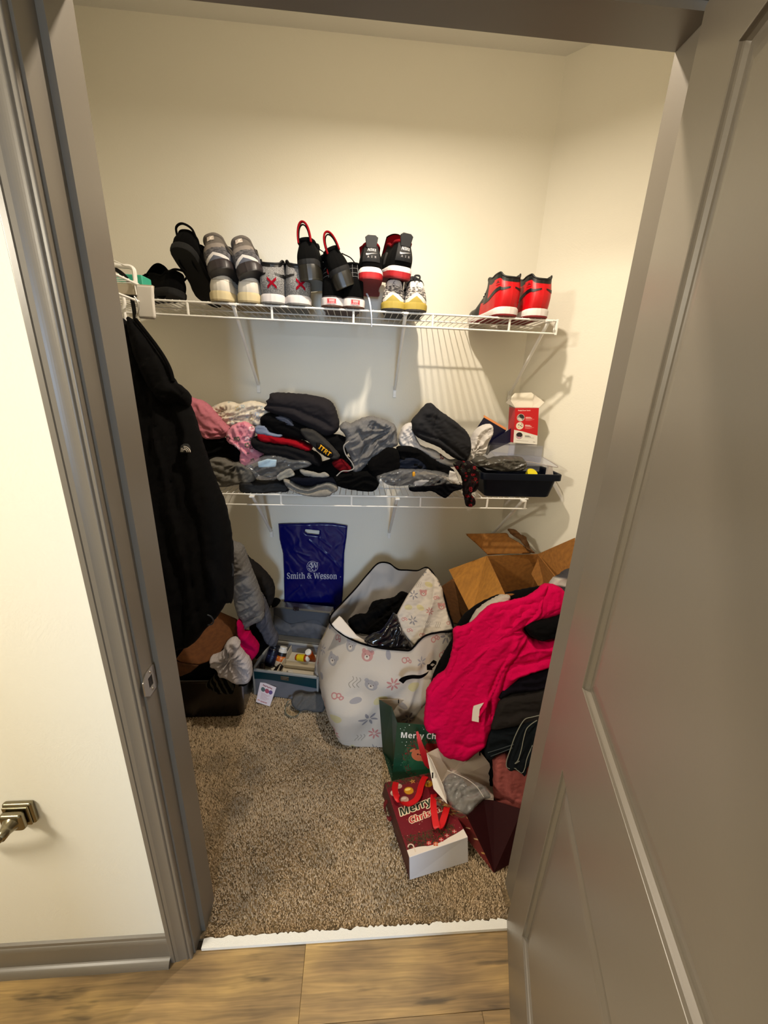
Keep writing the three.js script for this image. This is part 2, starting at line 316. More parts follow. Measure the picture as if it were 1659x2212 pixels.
wireShelf('wire_shelf', 'lower white wire shelf piled with folded clothes', -1.13, .745, 1.066, [-.662, -.357, -.052, .2535, .558, .735], [[-.48, -.471], [.148, .148], [.715, .722]], false);
// ---------- shoes ----------
// one loft per shoe: 'a' runs round the foot from the heel (0) along the right to the toe (.5) and back, v from the sole seam up to the topline
function pw(pts) { return x => { if (x <= pts[0][0]) return pts[0][1]; for (let i = 1; i < pts.length; i++) if (x <= pts[i][0]) { const [a, p] = pts[i - 1], [b, q] = pts[i], t = (x - a) / (b - a); return p + (q - p) * t * t * (3 - 2 * t); } return pts[pts.length - 1][1]; }; }
const wShape = pw([[0, 0], [.010, .38], [.03, .60], [.065, .76], [.12, .85], [.22, .86], [.38, .80], [.52, .82], [.68, .97], [.76, 1], [.86, .90], [.93, .68], [.975, .4], [1, 0]]);
function outline(n) {
  const half = []; for (let i = 0; i <= 400; i++) { const k = i / 400, s = .5 - .5 * Math.cos(Math.PI * k); half.push([wShape(s) * .5 * .345, s]); }
  const len = [0]; for (let i = 1; i < half.length; i++) len.push(len[i - 1] + Math.hypot(half[i][0] - half[i - 1][0], half[i][1] - half[i - 1][1]));
  const T = len[400], out = []; let j = 0;
  for (let i = 0; i <= n; i++) { const t = T * i / n; while (j < 399 && len[j + 1] < t) j++; const f = (t - len[j]) / (len[j + 1] - len[j] || 1); out.push([lerp(half[j][0], half[j + 1][0], f) / .1725, lerp(half[j][1], half[j + 1][1], f)]); }
  return out;   // [half width 0..1, s]
}
const NA = 64, OUT = outline(NA);
function sheet(rows, cols, f, keep) {   // grid of points; keep(i, j) -> key sorts the quads into geometries
  const P = [], U = []; for (let j = 0; j <= rows; j++) for (let i = 0; i <= cols; i++) { const p = f(i / cols, j / rows, i, j); P.push(p.x, p.y, p.z); U.push(i / cols, j / rows); }
  const by = {}; for (let j = 0; j < rows; j++) for (let i = 0; i < cols; i++) { const k = keep ? keep((i + .5) / cols, (j + .5) / rows) : 'all'; if (!k) continue; const a = j * (cols + 1) + i, b = a + 1, c = a + cols + 1, d = c + 1; (by[k] ||= []).push(a, b, d, a, d, c); }
  const all = new THREE.BufferGeometry(); all.setAttribute('position', new THREE.Float32BufferAttribute(P, 3)); all.setAttribute('uv', new THREE.Float32BufferAttribute(U, 2));
  all.setIndex(Object.values(by).flat()); all.computeVertexNormals(); const out = {};
  for (const k in by) { const map = new Map(), p = [], n = [], u = [], ix = []; const N = all.attributes.normal;
    for (const v of by[k]) { if (!map.has(v)) { map.set(v, map.size); p.push(P[v * 3], P[v * 3 + 1], P[v * 3 + 2]); n.push(N.getX(v), N.getY(v), N.getZ(v)); u.push(U[v * 2], U[v * 2 + 1]); } ix.push(map.get(v)); }
    const g = new THREE.BufferGeometry(); g.setAttribute('position', new THREE.Float32BufferAttribute(p, 3)); g.setAttribute('normal', new THREE.Float32BufferAttribute(n, 3)); g.setAttribute('uv', new THREE.Float32BufferAttribute(u, 2)); g.setIndex(ix); out[k] = g; }
  return keep ? out : out.all;
}
function makeShoe(o) {
  const L = o.L || .315, hw = (o.hw || .056) * .885, sole = pw(o.sole), top = pw(o.top), sc = o.open || .40, lean = o.lean ?? .006, spring = s => .016 * Math.pow(sm(.7, 1, s), 1.6);
  const col = a => { const k = (a <= .5 ? a : 1 - a) * 2 * NA, i = Math.min(NA - 1, Math.floor(k)), f = k - i; return [lerp(OUT[i][0], OUT[i + 1][0], f) * (a <= .5 ? 1 : -1), lerp(OUT[i][1], OUT[i + 1][1], f)]; };
  const at = (a, v, off = 0) => {
    const [x, s] = col(a), y0 = sole(s) + spring(s) - .002, y1 = top(s) + spring(s), op = 1 - sm(sc, sc + .16, s), q = v * Math.PI / 2;
    const bul = (o.bulge ?? .05) * Math.sin(Math.PI * Math.min(1, v * 1.25));
    const xo = x * (1 - (o.inset ?? .2) * Math.pow(v, 1.4) + bul), yo = lerp(y0, y1, v);
    const xc = x * Math.pow(Math.cos(q), .8), yc = y0 + (y1 - y0) * Math.pow(Math.sin(q), .85);
    const hz = (1 - sm(0, .16, s)) * ((o.heelBulge ?? .007) * Math.sin(Math.PI * Math.min(1, v * 1.15)) - lean * v), tz = sm(.86, 1, s) * (1 - Math.cos(q)) * .03;
    const p = V((xc * (1 - op) + xo * op) * hw, yc * (1 - op) + yo * op, -s * L + hz + tz);
    if (off) { const n = V(x, .1, s < .5 ? (.12 - s) * 6 : -(s - .8) * 3).normalize(); p.addScaledVector(n, off); }
    return p;
  };
  const root = new THREE.Group(), mt = o.mats;
  const up = sheet(26, NA * 2, (a, v) => at(a, v), (a, v) => { const [x, s] = col(a); return o.map ? o.map(s, v, Math.sign(x), Math.abs(x)) : 'upper'; });
  for (const k in up) part(root, k, up[k], mt[k] || mt.upper);
  // midsole wall and outsole tread
  const e = o.flare || 1.06, so = (a, y, ex) => { const [x, s] = col(a); return V(x * hw * e * ex, y + spring(s), -s * L * 1.0 + (s < .2 ? (.2 - s) / .2 * .006 * ex : -(s > .85 ? (s - .85) * .04 : 0))); };
  const ms = sheet(6, NA * 2, (a, v) => { const [x, s] = col(a), h = sole(s); return so(a, lerp(.006, h, v), 1 + .03 * Math.sin(Math.PI * v) - (v > .98 ? .07 : 0)); }, (a, v) => { const [x, s] = col(a); return o.soleMap ? o.soleMap(s, v, Math.sign(x)) : 'midsole'; });
  for (const k in ms) part(root, k, ms[k], mt[k] || mt.midsole);
  const outs = sheet(3, NA * 2, (a, v) => so(a, v * .0075, v < .2 ? .93 : .99));
  const cap = sheet(2, NA, (t, v) => { const l = so(t / 2, 0, .93), r = so(1 - t / 2, 0, .93); return l.lerp(r, v); });
  part(root, 'outsole', merge([outs, turn(cap)]), mt.outsole);
  // lining: turned over the topline and down inside
  const idx = []; for (let i = 0; i <= NA * 2; i++) { const a = i / (NA * 2), [, s] = col(a); if (s < sc + .08) idx.push(a); }
  const ring = [...idx.filter(a => a > .5).map(a => a - 1), ...idx.filter(a => a <= .5)].filter((a, i, l) => !i || a - l[i - 1] > 1e-6);
  const ln = sheet(5, ring.length - 1, (i, v, ii) => { const a = (ring[ii] + 1) % 1, p = at(a, 1), k = v; p.x *= 1 - .20 * sm(0, .4, k) - .1 * k; const [, s] = col(a); p.z -= (1 - sm(.05, .2, s)) * .012 * sm(0, .4, k); p.y += .003 * Math.sin(Math.PI * Math.min(1, k * 3)) - .075 * Math.pow(k, 1.5); return p; });
  part(root, 'lining', ln, mt.lining);
  if (o.collarR) part(root, 'collar', tube(ring.filter((_, i) => i % 2 === 0).map(a => at((a + 1) % 1, 1, -.001)), o.collarR, 70, 8), mt.collar || mt.lining);
  // tongue and laces
  if (o.tongue) {
    const [ty, ts, tw] = o.tongue, b = V(0, top(.60) + .004, -.60 * L), c = V(0, ty, -ts * L);
    const tg = sheet(10, 12, (u, v) => { const p = b.clone().lerp(c, v); p.x += (u - .5) * 2 * tw * (.8 + .25 * v); p.y += .018 * Math.sin(Math.PI * v * .7) - .016 * Math.pow(u * 2 - 1, 2); p.z += .006 * Math.sin(v * 3); return p; });
    const tb = tg.clone(); tb.translate(0, -.004, .009); part(root, 'tongue', merge([tg, turn(tb)]), mt.tongue || mt.upper);
    if (mt.tongueLining) { const t2 = tg.clone(); t2.translate(0, -.005, .0105); part(root, 'tongue_lining', t2, mt.tongueLining); }
    if (mt.lace) { const ls = []; for (let i = 0; i < 6; i++) { const s = lerp(.46, .64, i / 5), y = top(s) + .010; ls.push(tube([V(-.026, y - .01, -s * L), V(0, y + .003, -s * L - .004), V(.026, y - .01, -s * L)], .0028, 10, 6)); } part(root, 'laces', merge(ls), mt.lace); }
  }
  // a printed or stitched panel lying on the heel
  for (const p of o.patches || []) part(root, p.name || 'heel_panel', sheet(14, 16, (u, v) => at(((p.c || 0) + lerp(-p.w, p.w, u) + 1) % 1, lerp(p.v0, p.v1, v), p.off || .0012)), p.mat);
  for (const q of o.strips || []) part(root, q.name, sheet(3, 36, (u, v) => at((lerp(q.a0, q.a1, u) + 1) % 1, q.c(u) + (v - .5) * 2 * q.w(u), q.off || .0014)), q.mat);
  if (o.extra) o.extra(root, at, mt);
  return root;
}
function placeShoe(root, name, label, group, x, y, z, rot) {
  const t = named(root, name); t.userData = { label, category: 'shoe', group }; scene.add(t);
  t.rotation.order = 'YXZ'; t.position.set(x, y, z); t.rotation.set(R(rot[0]), R(rot[1]), R(rot[2])); return t;
}
const again = (src) => { const c = src.clone(); return c; };
const SY = 1.7995, SZ = -.947;
const leather = (c, o = {}) => std(c, { roughness: .48, bumpMap: paintBump, bumpScale: .0002, ...o });
const rub = (c, o = {}) => std(c, { roughness: .7, ...o });
const speck = dataTex(256, () => { const k = rr() < .5 ? .22 + .3 * rr() : .62 + .38 * rr(); return [k, k, k]; }, true); speck.repeat.set(2.4, 1);

// white low sneakers with yellowed soles
{
  const s = makeShoe({ sole: [[0, .033], [.3, .030], [.6, .026], [1, .026]], top: [[0, .100], [.08, .094], [.2, .074], [.36, .086], [.5, .090], [.75, .064], [.92, .055], [1, .036]], hw: .056, inset: .27, lean: .010, collarR: .004, tongue: [.118, .36, .032],
    map: (s, v, d) => s < .075 && v > .70 ? 'heel_tab' : v > .52 + .2 * s && v < .56 + .2 * s && s < .34 ? 'seam' : s < .22 && v < .5 ? 'heel_counter' : 'upper',
    mats: { upper: leather(0xd9d2c6), heel_tab: leather(0xddd7cc), heel_counter: leather(0xd2cabb), seam: leather(0xa59a87), midsole: rub(0xc9b88e), outsole: rub(0x9b8a66), lining: cloth(0xcfc8ba), lace: cloth(0xdad4c8) } });
  placeShoe(s, 'sneaker', 'white low sneaker with a yellowed sole, directly under the leftmost grey runner', 'white low sneakers', -.545, SY, SZ, [0, -10, 0]);
  placeShoe(again(s), 'sneaker', 'white low sneaker with a yellowed sole, right one, touching a grey high-top', 'white low sneakers', -.440, SY, SZ, [0, -1, 0]);
}
// grey flecked high-tops with a red stitched cross
{
  const wool = cloth(0xb8102a), sw = leather(0x0a090a), bar = (a0, a1, f) => ({ name: 'red_cross', mat: wool, a0, a1, c: f, w: () => .050, off: .0022 });
  const grey = std(0xd0ccc8, { map: speck, roughness: .95, bumpMap: speck, bumpScale: .0006 });
  const s = makeShoe({ sole: [[0, .032], [.3, .029], [.6, .026], [1, .026]], top: [[0, .130], [.03, .133], [.09, .147], [.2, .136], [.36, .143], [.5, .112], [.75, .068], [.92, .056], [1, .036]], hw: .060, inset: .06, lean: .0, heelBulge: .012, bulge: .07, open: .38, collarR: .0035, tongue: [.142, .38, .034],
    map: (s, v, d) => v > .90 ? 'collar_panel' : s > .42 && v < .55 ? 'toe_overlay' : 'upper',
    mats: { upper: grey, collar_panel: leather(0x0c0b0d, { roughness: .35 }), side_stripe: leather(0x0c0b0c), seam: leather(0x6a6664), toe_overlay: leather(0x2a292a), midsole: rub(0xd7cfcb), outsole: rub(0x6c6a66), lining: leather(0x070708, { roughness: .4 }), tongue: leather(0x0c0b0c), lace: cloth(0x202022) },
    strips: [bar(-.014, .028, u => .21 + .29 * u), bar(-.014, .028, u => .50 - .29 * u), { name: 'side_stripe', mat: sw, a0: .022, a1: .21, c: u => .66 - .42 * u, w: u => .012 + .045 * Math.sin(Math.PI * Math.min(1, u + .12)) }, { name: 'side_stripe', mat: sw, a0: -.022, a1: -.21, c: u => .66 - .42 * u, w: u => .012 + .045 * Math.sin(Math.PI * Math.min(1, u + .12)) }] });
  placeShoe(s, 'high_top', 'grey flecked high-top with a red cross, the left of its pair', 'grey high-tops with red crosses', -.353, SY, SZ, [0, -2, 0]);
  placeShoe(again(s), 'high_top', 'grey flecked high-top with a red cross, next to the black skate shoes', 'grey high-tops with red crosses', -.252, SY, SZ, [0, 12, 0]);
}
// black suede skate high-tops with a red heel label
{
  const tag = canvas(128, 80, (c) => { c.fillStyle = '#b3202c'; c.fillRect(0, 0, 128, 80); c.strokeStyle = '#f0dcd8'; c.lineWidth = 5; c.strokeRect(5, 5, 118, 70); c.fillStyle = '#f3e4e0'; c.font = 'bold 30px sans-serif'; c.textAlign = 'center'; c.fillText('VANS', 66, 46); c.font = 'bold 12px sans-serif'; c.fillText('OFF THE WALL', 64, 64); c.fillRect(28, 16, 78, 4); });
  const s = makeShoe({ sole: [[0, .036], [.3, .032], [.6, .030], [1, .034]], top: [[0, .148], [.1, .144], [.3, .150], [.42, .142], [.55, .10], [.75, .060], [.92, .052], [1, .036]], hw: .054, inset: .22, lean: .012, heelBulge: .010, bulge: .02, open: .36, collarR: .005, tongue: [.145, .40, .03], flare: 1.1,
    map: (s, v) => v > .54 ? 'padded_collar' : 'upper',
    mats: { upper: cloth(0x060606), padded_collar: cloth(0x080708, { roughness: .8 }), stitching: cloth(0x8f8d8c), midsole: rub(0xd8d0cc), stripe: rub(0x2a2325), outsole: rub(0x4a2e22), lining: cloth(0x0a0a0b), lace: cloth(0x141415) },
    soleMap: (s, v) => v > .82 ? 'stripe' : 'midsole',
    extra: (root, at) => { const g = sheet(4, 8, (u, v) => V((u - .5) * .036, .009 + v * .019, .0072 - Math.pow((u - .5) * 2, 2) * .0032)); part(root, 'heel_label', g, std(0xffffff, { map: tag, roughness: .6 })); 
      const st = [-.35, .35].map(k => tube([0, .25, .5, .75, 1].map(t => at((k * .05 + 1) % 1, lerp(.54, .98, t), .0014)), .0007, 12, 5)); for (const [v, b] of [[.56, .05], [.70, .02], [.84, .02]]) st.push(tube([-.10, -.05, 0, .05, .10].map(t => at((t + 1) % 1, v + b * (1 - Math.abs(t) * 18), .0014)), .0007, 16, 5)); part(root, 'stitching', merge(st), cloth(0xa8a6a4)); } });
  placeShoe(s, 'skate_shoe', 'black suede skate shoe with a red heel label, the left of its pair', 'black skate shoes', -.133, SY, SZ, [0, -3, 0]);
  placeShoe(again(s), 'skate_shoe', 'black suede skate shoe with a red heel label, the right of its pair', 'black skate shoes', -.046, SY, SZ, [0, 13, 0]);
}
// camouflage low sneakers with yellow heels
const camoPanel = (top, mid, chev, low) => canvas(256, 256, (c) => {
  c.fillStyle = top; c.fillRect(0, 0, 256, 256);
  const im = c.getImageData(0, 0, 256, 256); for (let j = 60; j < 256; j++) for (let i = 0; i < 256; i++) { const n = fbm(i / 38 + 3, j / 16, 2, 4); const k = (j * 256 + i) * 4, m = n > .12 ? mid[0] : n > -.04 ? mid[1] : n > -.14 ? mid[2] : mid[3]; im.data[k] = m[0]; im.data[k + 1] = m[1]; im.data[k + 2] = m[2]; } c.putImageData(im, 0, 0);
  c.fillStyle = top; c.beginPath(); c.moveTo(48, 0); c.lineTo(208, 0); c.lineTo(214, 84); c.lineTo(128, 66); c.lineTo(42, 84); c.fill();
  c.fillStyle = chev; c.beginPath(); c.moveTo(0, 226); c.lineTo(128, 134); c.lineTo(256, 226); c.lineTo(256, 256); c.lineTo(0, 256); c.fill();
  c.fillStyle = low; c.beginPath(); c.moveTo(34, 256); c.lineTo(128, 178); c.lineTo(222, 256); c.fill();
});
const jumper = (c, x, y, s, f) => { c.save(); c.translate(x, y); c.scale(s, s); c.strokeStyle = c.fillStyle = f; c.lineWidth = 3.2; c.lineCap = 'round'; c.beginPath(); c.moveTo(0, 0); c.lineTo(1, 8); c.moveTo(1, 8); c.lineTo(-9, 15); c.lineTo(-13, 20); c.moveTo(1, 8); c.lineTo(10, 13); c.lineTo(16, 19); c.moveTo(0, 1); c.lineTo(9, -8); c.moveTo(0, 2); c.lineTo(-7, 6); c.stroke(); c.beginPath(); c.arc(-1, -4, 2.6, 0, 7); c.arc(11, -11, 2.6, 0, 7); c.fill(); c.restore(); };
{
  const tx = camoPanel('#ddd6c8', [[206, 198, 186], [150, 143, 136], [92, 86, 84], [58, 54, 54]], '#e6dfd0', '#b7a048'); const cx = tx.image.getContext('2d'); jumper(cx, 128, 34, 1.5, '#3a3230');
  const camo = canvas(256, 256, (c) => { const im = c.createImageData(256, 256); for (let j = 0; j < 256; j++) for (let i = 0; i < 256; i++) { const n = fbm(i / 12 + 3, j / 26, 4, 4), k = (j * 256 + i) * 4, m = n > .1 ? 200 : n > -.05 ? 146 : n > -.15 ? 92 : 62; im.data[k] = m; im.data[k + 1] = m * .96; im.data[k + 2] = m * .92; im.data[k + 3] = 255; } c.putImageData(im, 0, 0); });
  const s = makeShoe({ sole: [[0, .030], [.3, .032], [.6, .030], [1, .028]], top: [[0, .106], [.08, .099], [.2, .080], [.36, .094], [.5, .095], [.75, .064], [.92, .055], [1, .036]], hw: .060, inset: .34, lean: .012, heelBulge: .008, collarR: .004, tongue: [.128, .35, .032],
    map: (s, v) => 'upper', soleMap: (s) => s < .12 ? 'heel_sole' : 'midsole',
    mats: { upper: std(0xffffff, { map: camo, roughness: .9 }), midsole: rub(0xd9d0bd), heel_sole: rub(0xa8923c), outsole: rub(0x2b2622), lining: cloth(0x2b2a2c), lace: cloth(0x8f8a86) },
    patches: [{ w: .060, v0: 0, v1: .97, mat: std(0xffffff, { map: tx, roughness: .75 }), off: .0014 }],
    extra: (root, at) => part(root, 'pull_tab', merge([tube([at(.985, .96, .003), at(.985, 1.0, .006).add(V(0, .012, 0)), at(.015, 1.0, .006).add(V(0, .012, 0)), at(.015, .96, .003)], .0035, 24, 8)]), rub(0x141416)) });
  placeShoe(s, 'trainer', 'camouflage trainer with a yellow heel, the left of its pair', 'camouflage trainers with yellow heels', .095, SY, SZ, [0, -9, 0]);
  placeShoe(again(s), 'trainer', 'camouflage trainer with a yellow heel at the open end of the row', 'camouflage trainers with yellow heels', .184, SY, SZ, [0, 2, 0]);
}
// red and black high-tops standing apart
{
  const red = leather(0xc4000f, { roughness: .42 }), blk = leather(0x0a090a, { roughness: .42 });
  const s = makeShoe({ sole: [[0, .031], [.3, .027], [.6, .025], [1, .026]], top: [[0, .131], [.03, .134], [.07, .149], [.16, .148], [.25, .142], [.38, .150], [.52, .112], [.75, .066], [.92, .056], [1, .036]], hw: .062, inset: .02, lean: -.002, heelBulge: .010, bulge: .05, open: .38, collarR: .0035, tongue: [.150, .38, .034],
    map: (s, v, d) => v > .845 - .25 * Math.max(0, s - .12) ? 'collar_panel' : (s > .33 && v > .3) || s > .55 ? 'eyestay' : 'upper',
    mats: { upper: red, collar_panel: blk, side_stripe: blk, seam: leather(0x8a0010), eyestay: blk, midsole: rub(0xded5d2), outsole: rub(0x7a1016), lining: leather(0x060606), tongue: blk, lace: cloth(0x161416) },
    strips: [1, -1].map(d => ({ name: 'side_stripe', mat: blk, a0: d * .012, a1: d * .24, c: u => .66 - .50 * u + .10 * u * u, w: u => .008 + .055 * Math.sin(Math.PI * Math.min(1, u * .9 + .1)) })),
    extra: (root, at) => { const w = canvas(64, 64, (c) => { c.fillStyle = '#c4000f'; c.fillRect(0, 0, 64, 64); c.fillStyle = '#1a1012'; c.beginPath(); c.arc(32, 30, 13, 0, 7); c.fill(); c.fillRect(4, 40, 56, 7); c.strokeStyle = '#c4000f'; c.lineWidth = 3; c.beginPath(); c.arc(32, 30, 7, 0, 7); c.stroke(); });
      part(root, 'ankle_emblem', sheet(4, 6, (u, v) => at(lerp(.905, .935, u), lerp(.66, .82, v), .0018)), std(0xffffff, { map: w, roughness: .5 })); } });
  placeShoe(s, 'high_top', 'red and black high-top with a white sole, nearer the middle of the shelf', 'red and black high-tops', .546, SY + .001, SZ, [0, 8, 0]);
  placeShoe(again(s), 'high_top', 'red and black high-top with a white sole, at the shelf end by the slanting wall', 'red and black high-tops', .668, SY + .001, SZ, [0, 6, 0]);
}
// black basketball shoes with a printed heel and red lining, stacked on the others
{
  const heel = canvas(256, 256, (c) => { c.fillStyle = '#0b0a0b'; c.fillRect(0, 0, 256, 256); c.fillStyle = '#b9b3b0'; c.font = 'italic bold 62px sans-serif'; c.textAlign = 'center'; c.fillText('NIKE', 132, 106);
    c.beginPath(); c.moveTo(236, 124); c.quadraticCurveTo(120, 150, 70, 168); c.quadraticCurveTo(38, 172, 48, 134); c.quadraticCurveTo(58, 146, 92, 144); c.quadraticCurveTo(150, 138, 236, 124); c.fill();
    c.font = 'bold 40px sans-serif'; c.fillStyle = '#9c9795'; ['A', 'I', 'R'].forEach((l, i) => c.fillText(l, 84 + i * 50, 206)); });
  const s = makeShoe({ sole: [[0, .038], [.3, .032], [.6, .028], [1, .027]], top: [[0, .114], [.08, .112], [.2, .102], [.36, .112], [.5, .105], [.75, .066], [.92, .056], [1, .036]], hw: .057, inset: .30, lean: .004, heelBulge: .012, bulge: .06, collarR: .006, tongue: [.136, .36, .038],
    map: (s, v) => s > .25 && s < .36 && v > .2 && v < .7 ? 'side_wing' : 'upper', soleMap: (s, v) => s < .5 ? (v > .52 ? 'midsole' : 'heel_sole') : 'midsole',
    mats: { upper: cloth(0x080808, { roughness: .8 }), side_wing: rub(0x3c3a3a), midsole: rub(0xdcd4d0), heel_sole: rub(0xa80f18), outsole: rub(0x8a0c14), lining: cloth(0xa5101c), collar: cloth(0x8f0e18), tongue: cloth(0x090909), tongueLining: cloth(0xc0101d), lace: cloth(0x171618) },
    patches: [{ w: .047, v0: .22, v1: .95, mat: std(0xffffff, { map: heel, roughness: .75 }), off: .002 }],
    extra: (root, at) => { const p = at(0, .9); const sh = new THREE.Shape([[-.016, 0], [.016, 0], [.0215, .030], [.013, .036], [-.013, .036], [-.0215, .030]].map(q => new THREE.Vector2(...q))); const g = new THREE.ExtrudeGeometry(sh, { depth: .006, bevelEnabled: true, bevelSize: .0015, bevelThickness: .0015, bevelSegments: 2 }); g.rotateX(R(6)); g.translate(0, p.y - .006, p.z - .002); part(root, 'heel_tab', g, rub(0x1c1b1b)); } });
  placeShoe(s, 'basketball_shoe', 'black basketball shoe with red sole, tilted above the skate shoes', 'black and red basketball shoes', .010, SY + .094, SZ + .02, [-2, 2, 0]);
  placeShoe(again(s), 'basketball_shoe', 'black basketball shoe with red lining, standing on the camouflage trainers', 'black and red basketball shoes', .120, SY + .098, SZ + .03, [9, 14, -3]);
}
// black boots with red pull loops, lying across the pairs in front
{
  const s = makeShoe({ sole: [[0, .050], [.2, .040], [.5, .03], [1, .028]], top: [[0, .128], [.1, .124], [.25, .120], [.38, .13], [.52, .108], [.75, .068], [.92, .056], [1, .036]], hw: .055, inset: .36, lean: .014, heelBulge: .010, bulge: .08, collarR: .007, flare: 1.0,
    map: (s, v, d) => s < .12 && v < .24 ? 'heel_cup' : d < 0 && s > .10 && s < .2 && v > .16 && v < .42 ? 'red_flash' : 'upper', soleMap: (s) => s < .35 ? 'heel_sole' : 'midsole',
    mats: { upper: cloth(0x050505, { roughness: .85 }), heel_cup: rub(0x0c0b0a), red_flash: rub(0xb5121c), midsole: rub(0x2a2824), heel_sole: rub(0x17150f, { roughness: .4 }), outsole: rub(0x29271f, { roughness: .35 }), lining: cloth(0x050505), lace: cloth(0x0d0d0d) },
    extra: (root, at) => { const b = at(0, .9), pts = []; for (let i = 0; i <= 16; i++) { const k = Math.PI * i / 16; pts.push(V(-.021 * Math.cos(k), b.y - .004 + .058 * Math.sin(k) ** .8, b.z + .002)); }
      const ring2 = (k, r) => { const g = tube(pts.map(p => V(p.x * k, b.y + (p.y - b.y) * k, p.z)), r, 40, 8); const q = g.attributes.position; for (let i = 0; i < q.count; i++) q.setZ(i, b.z + (q.getZ(i) - b.z) * 2.2); return g; };
      part(root, 'pull_loop', ring2(1.06, .0036), cloth(0xa8121c)); part(root, 'loop_lining', ring2(.90, .0022), cloth(0x140d0c));
      part(root, 'laces', tube([at(.1, .8, .004), at(.13, .5, .02).add(V(.012, 0, .01)), at(.12, .2, .028).add(V(.006, -.03, .02)), at(.16, .1, .02).add(V(.02, -.02, 0)), at(.2, .7, .006)], .002, 40, 6), cloth(0x0d0d0d)); } });
  placeShoe(s, 'boot', 'black boot with an upright red pull loop, above the grey high-tops', 'black boots with red pull loops', -.212, SY + .076, SZ + .03, [4, -6, 6]);
  placeShoe(again(s), 'boot', 'black boot with a red pull loop, leaning right over the skate shoes', 'black boots with red pull loops', -.078, SY + .064, SZ + .02, [4, 10, 24]);
}
// grey runners, toes down behind the white sneakers
{
  const tx = camoPanel('#7f756c', [[96, 92, 92], [78, 75, 76], [62, 60, 62], [52, 50, 52]], '#c9c3bd', '#565862');
  const lab = canvas(64, 64, (c) => { c.fillStyle = '#b9aa9b'; c.fillRect(0, 0, 64, 64); jumper(c, 32, 28, 1.5, '#e8e2d8'); });
  const s = makeShoe({ sole: [[0, .034], [.3, .032], [.6, .030], [1, .028]], top: [[0, .128], [.08, .124], [.2, .108], [.36, .116], [.5, .105], [.75, .066], [.92, .055], [1, .036]], hw: .060, inset: .30, lean: .014, heelBulge: .010, bulge: .10, collarR: .007, tongue: [.134, .38, .036],
    map: (s, v) => v > .62 ? 'collar_panel' : v < .3 ? 'overlay' : 'upper', soleMap: (s) => s < .2 ? 'heel_sole' : 'midsole',
    mats: { upper: cloth(0x3c3a3c), collar_panel: cloth(0x857c73), overlay: cloth(0x8c8a90), midsole: rub(0x8d8c92), heel_sole: rub(0x2b2425, { roughness: .4 }), outsole: rub(0x1c1718, { roughness: .45 }), lining: cloth(0x6a625b), collar: cloth(0x857c73), tongue: cloth(0x857c73), tongueLining: cloth(0x8a8178), lace: cloth(0x4a484a) },
    patches: [{ w: .066, v0: 0, v1: .60, mat: std(0xffffff, { map: tx, roughness: .8 }), off: .0016 }, { name: 'heel_label', w: .022, v0: .76, v1: .94, mat: std(0xffffff, { map: lab, roughness: .7 }), off: .0022 }] });
  placeShoe(s, 'runner', 'grey runner with a pale chevron on its heel, beside the black shoe', 'grey runners', -.527, SY + .092, SZ + .03, [-12, -6, 17]);
  placeShoe(again(s), 'runner', 'grey runner with a pale chevron on its heel, right one above a white sneaker', 'grey runners', -.424, SY + .090, SZ + .03, [-12, -4, 19]);
}
// black shoes at the left end: one on end, sole outwards; one slumped on its side
{
  const s = makeShoe({ sole: [[0, .024], [.3, .022], [1, .020]], top: [[0, .085], [.08, .08], [.2, .065], [.36, .075], [.5, .08], [.75, .058], [.92, .05], [1, .03]], hw: .056, inset: .2, collarR: .005, tongue: [.11, .35, .03], L: .29,
    mats: { upper: cloth(0x050505), midsole: rub(0x050505, { roughness: .9 }), outsole: rub(0x080808, { roughness: .95 }), lining: cloth(0x080808), lace: cloth(0x0c0c0c) },
    extra: (root, at) => part(root, 'heel_strap', tube([at(.93, .9, .003), at(.96, 1, .01).add(V(0, .001, .006)), at(0, 1, .012).add(V(0, .004, .008)), at(.04, 1, .01).add(V(0, .001, .006)), at(.07, .9, .003)], .004, 30, 8), cloth(0x100f10)) });
  placeShoe(s, 'black_shoe', 'black shoe standing on its toe, flat dark sole facing out', 'plain black shoes', -.655, SY + .150, SZ + .03, [-31, -6, -3]);
  const k = placeShoe(again(s), 'black_shoe', 'slumped black shoe at the far left end of the upper shelf', 'plain black shoes', -.70, SY + .012, SZ - .05, [0, 64, -10]);
}
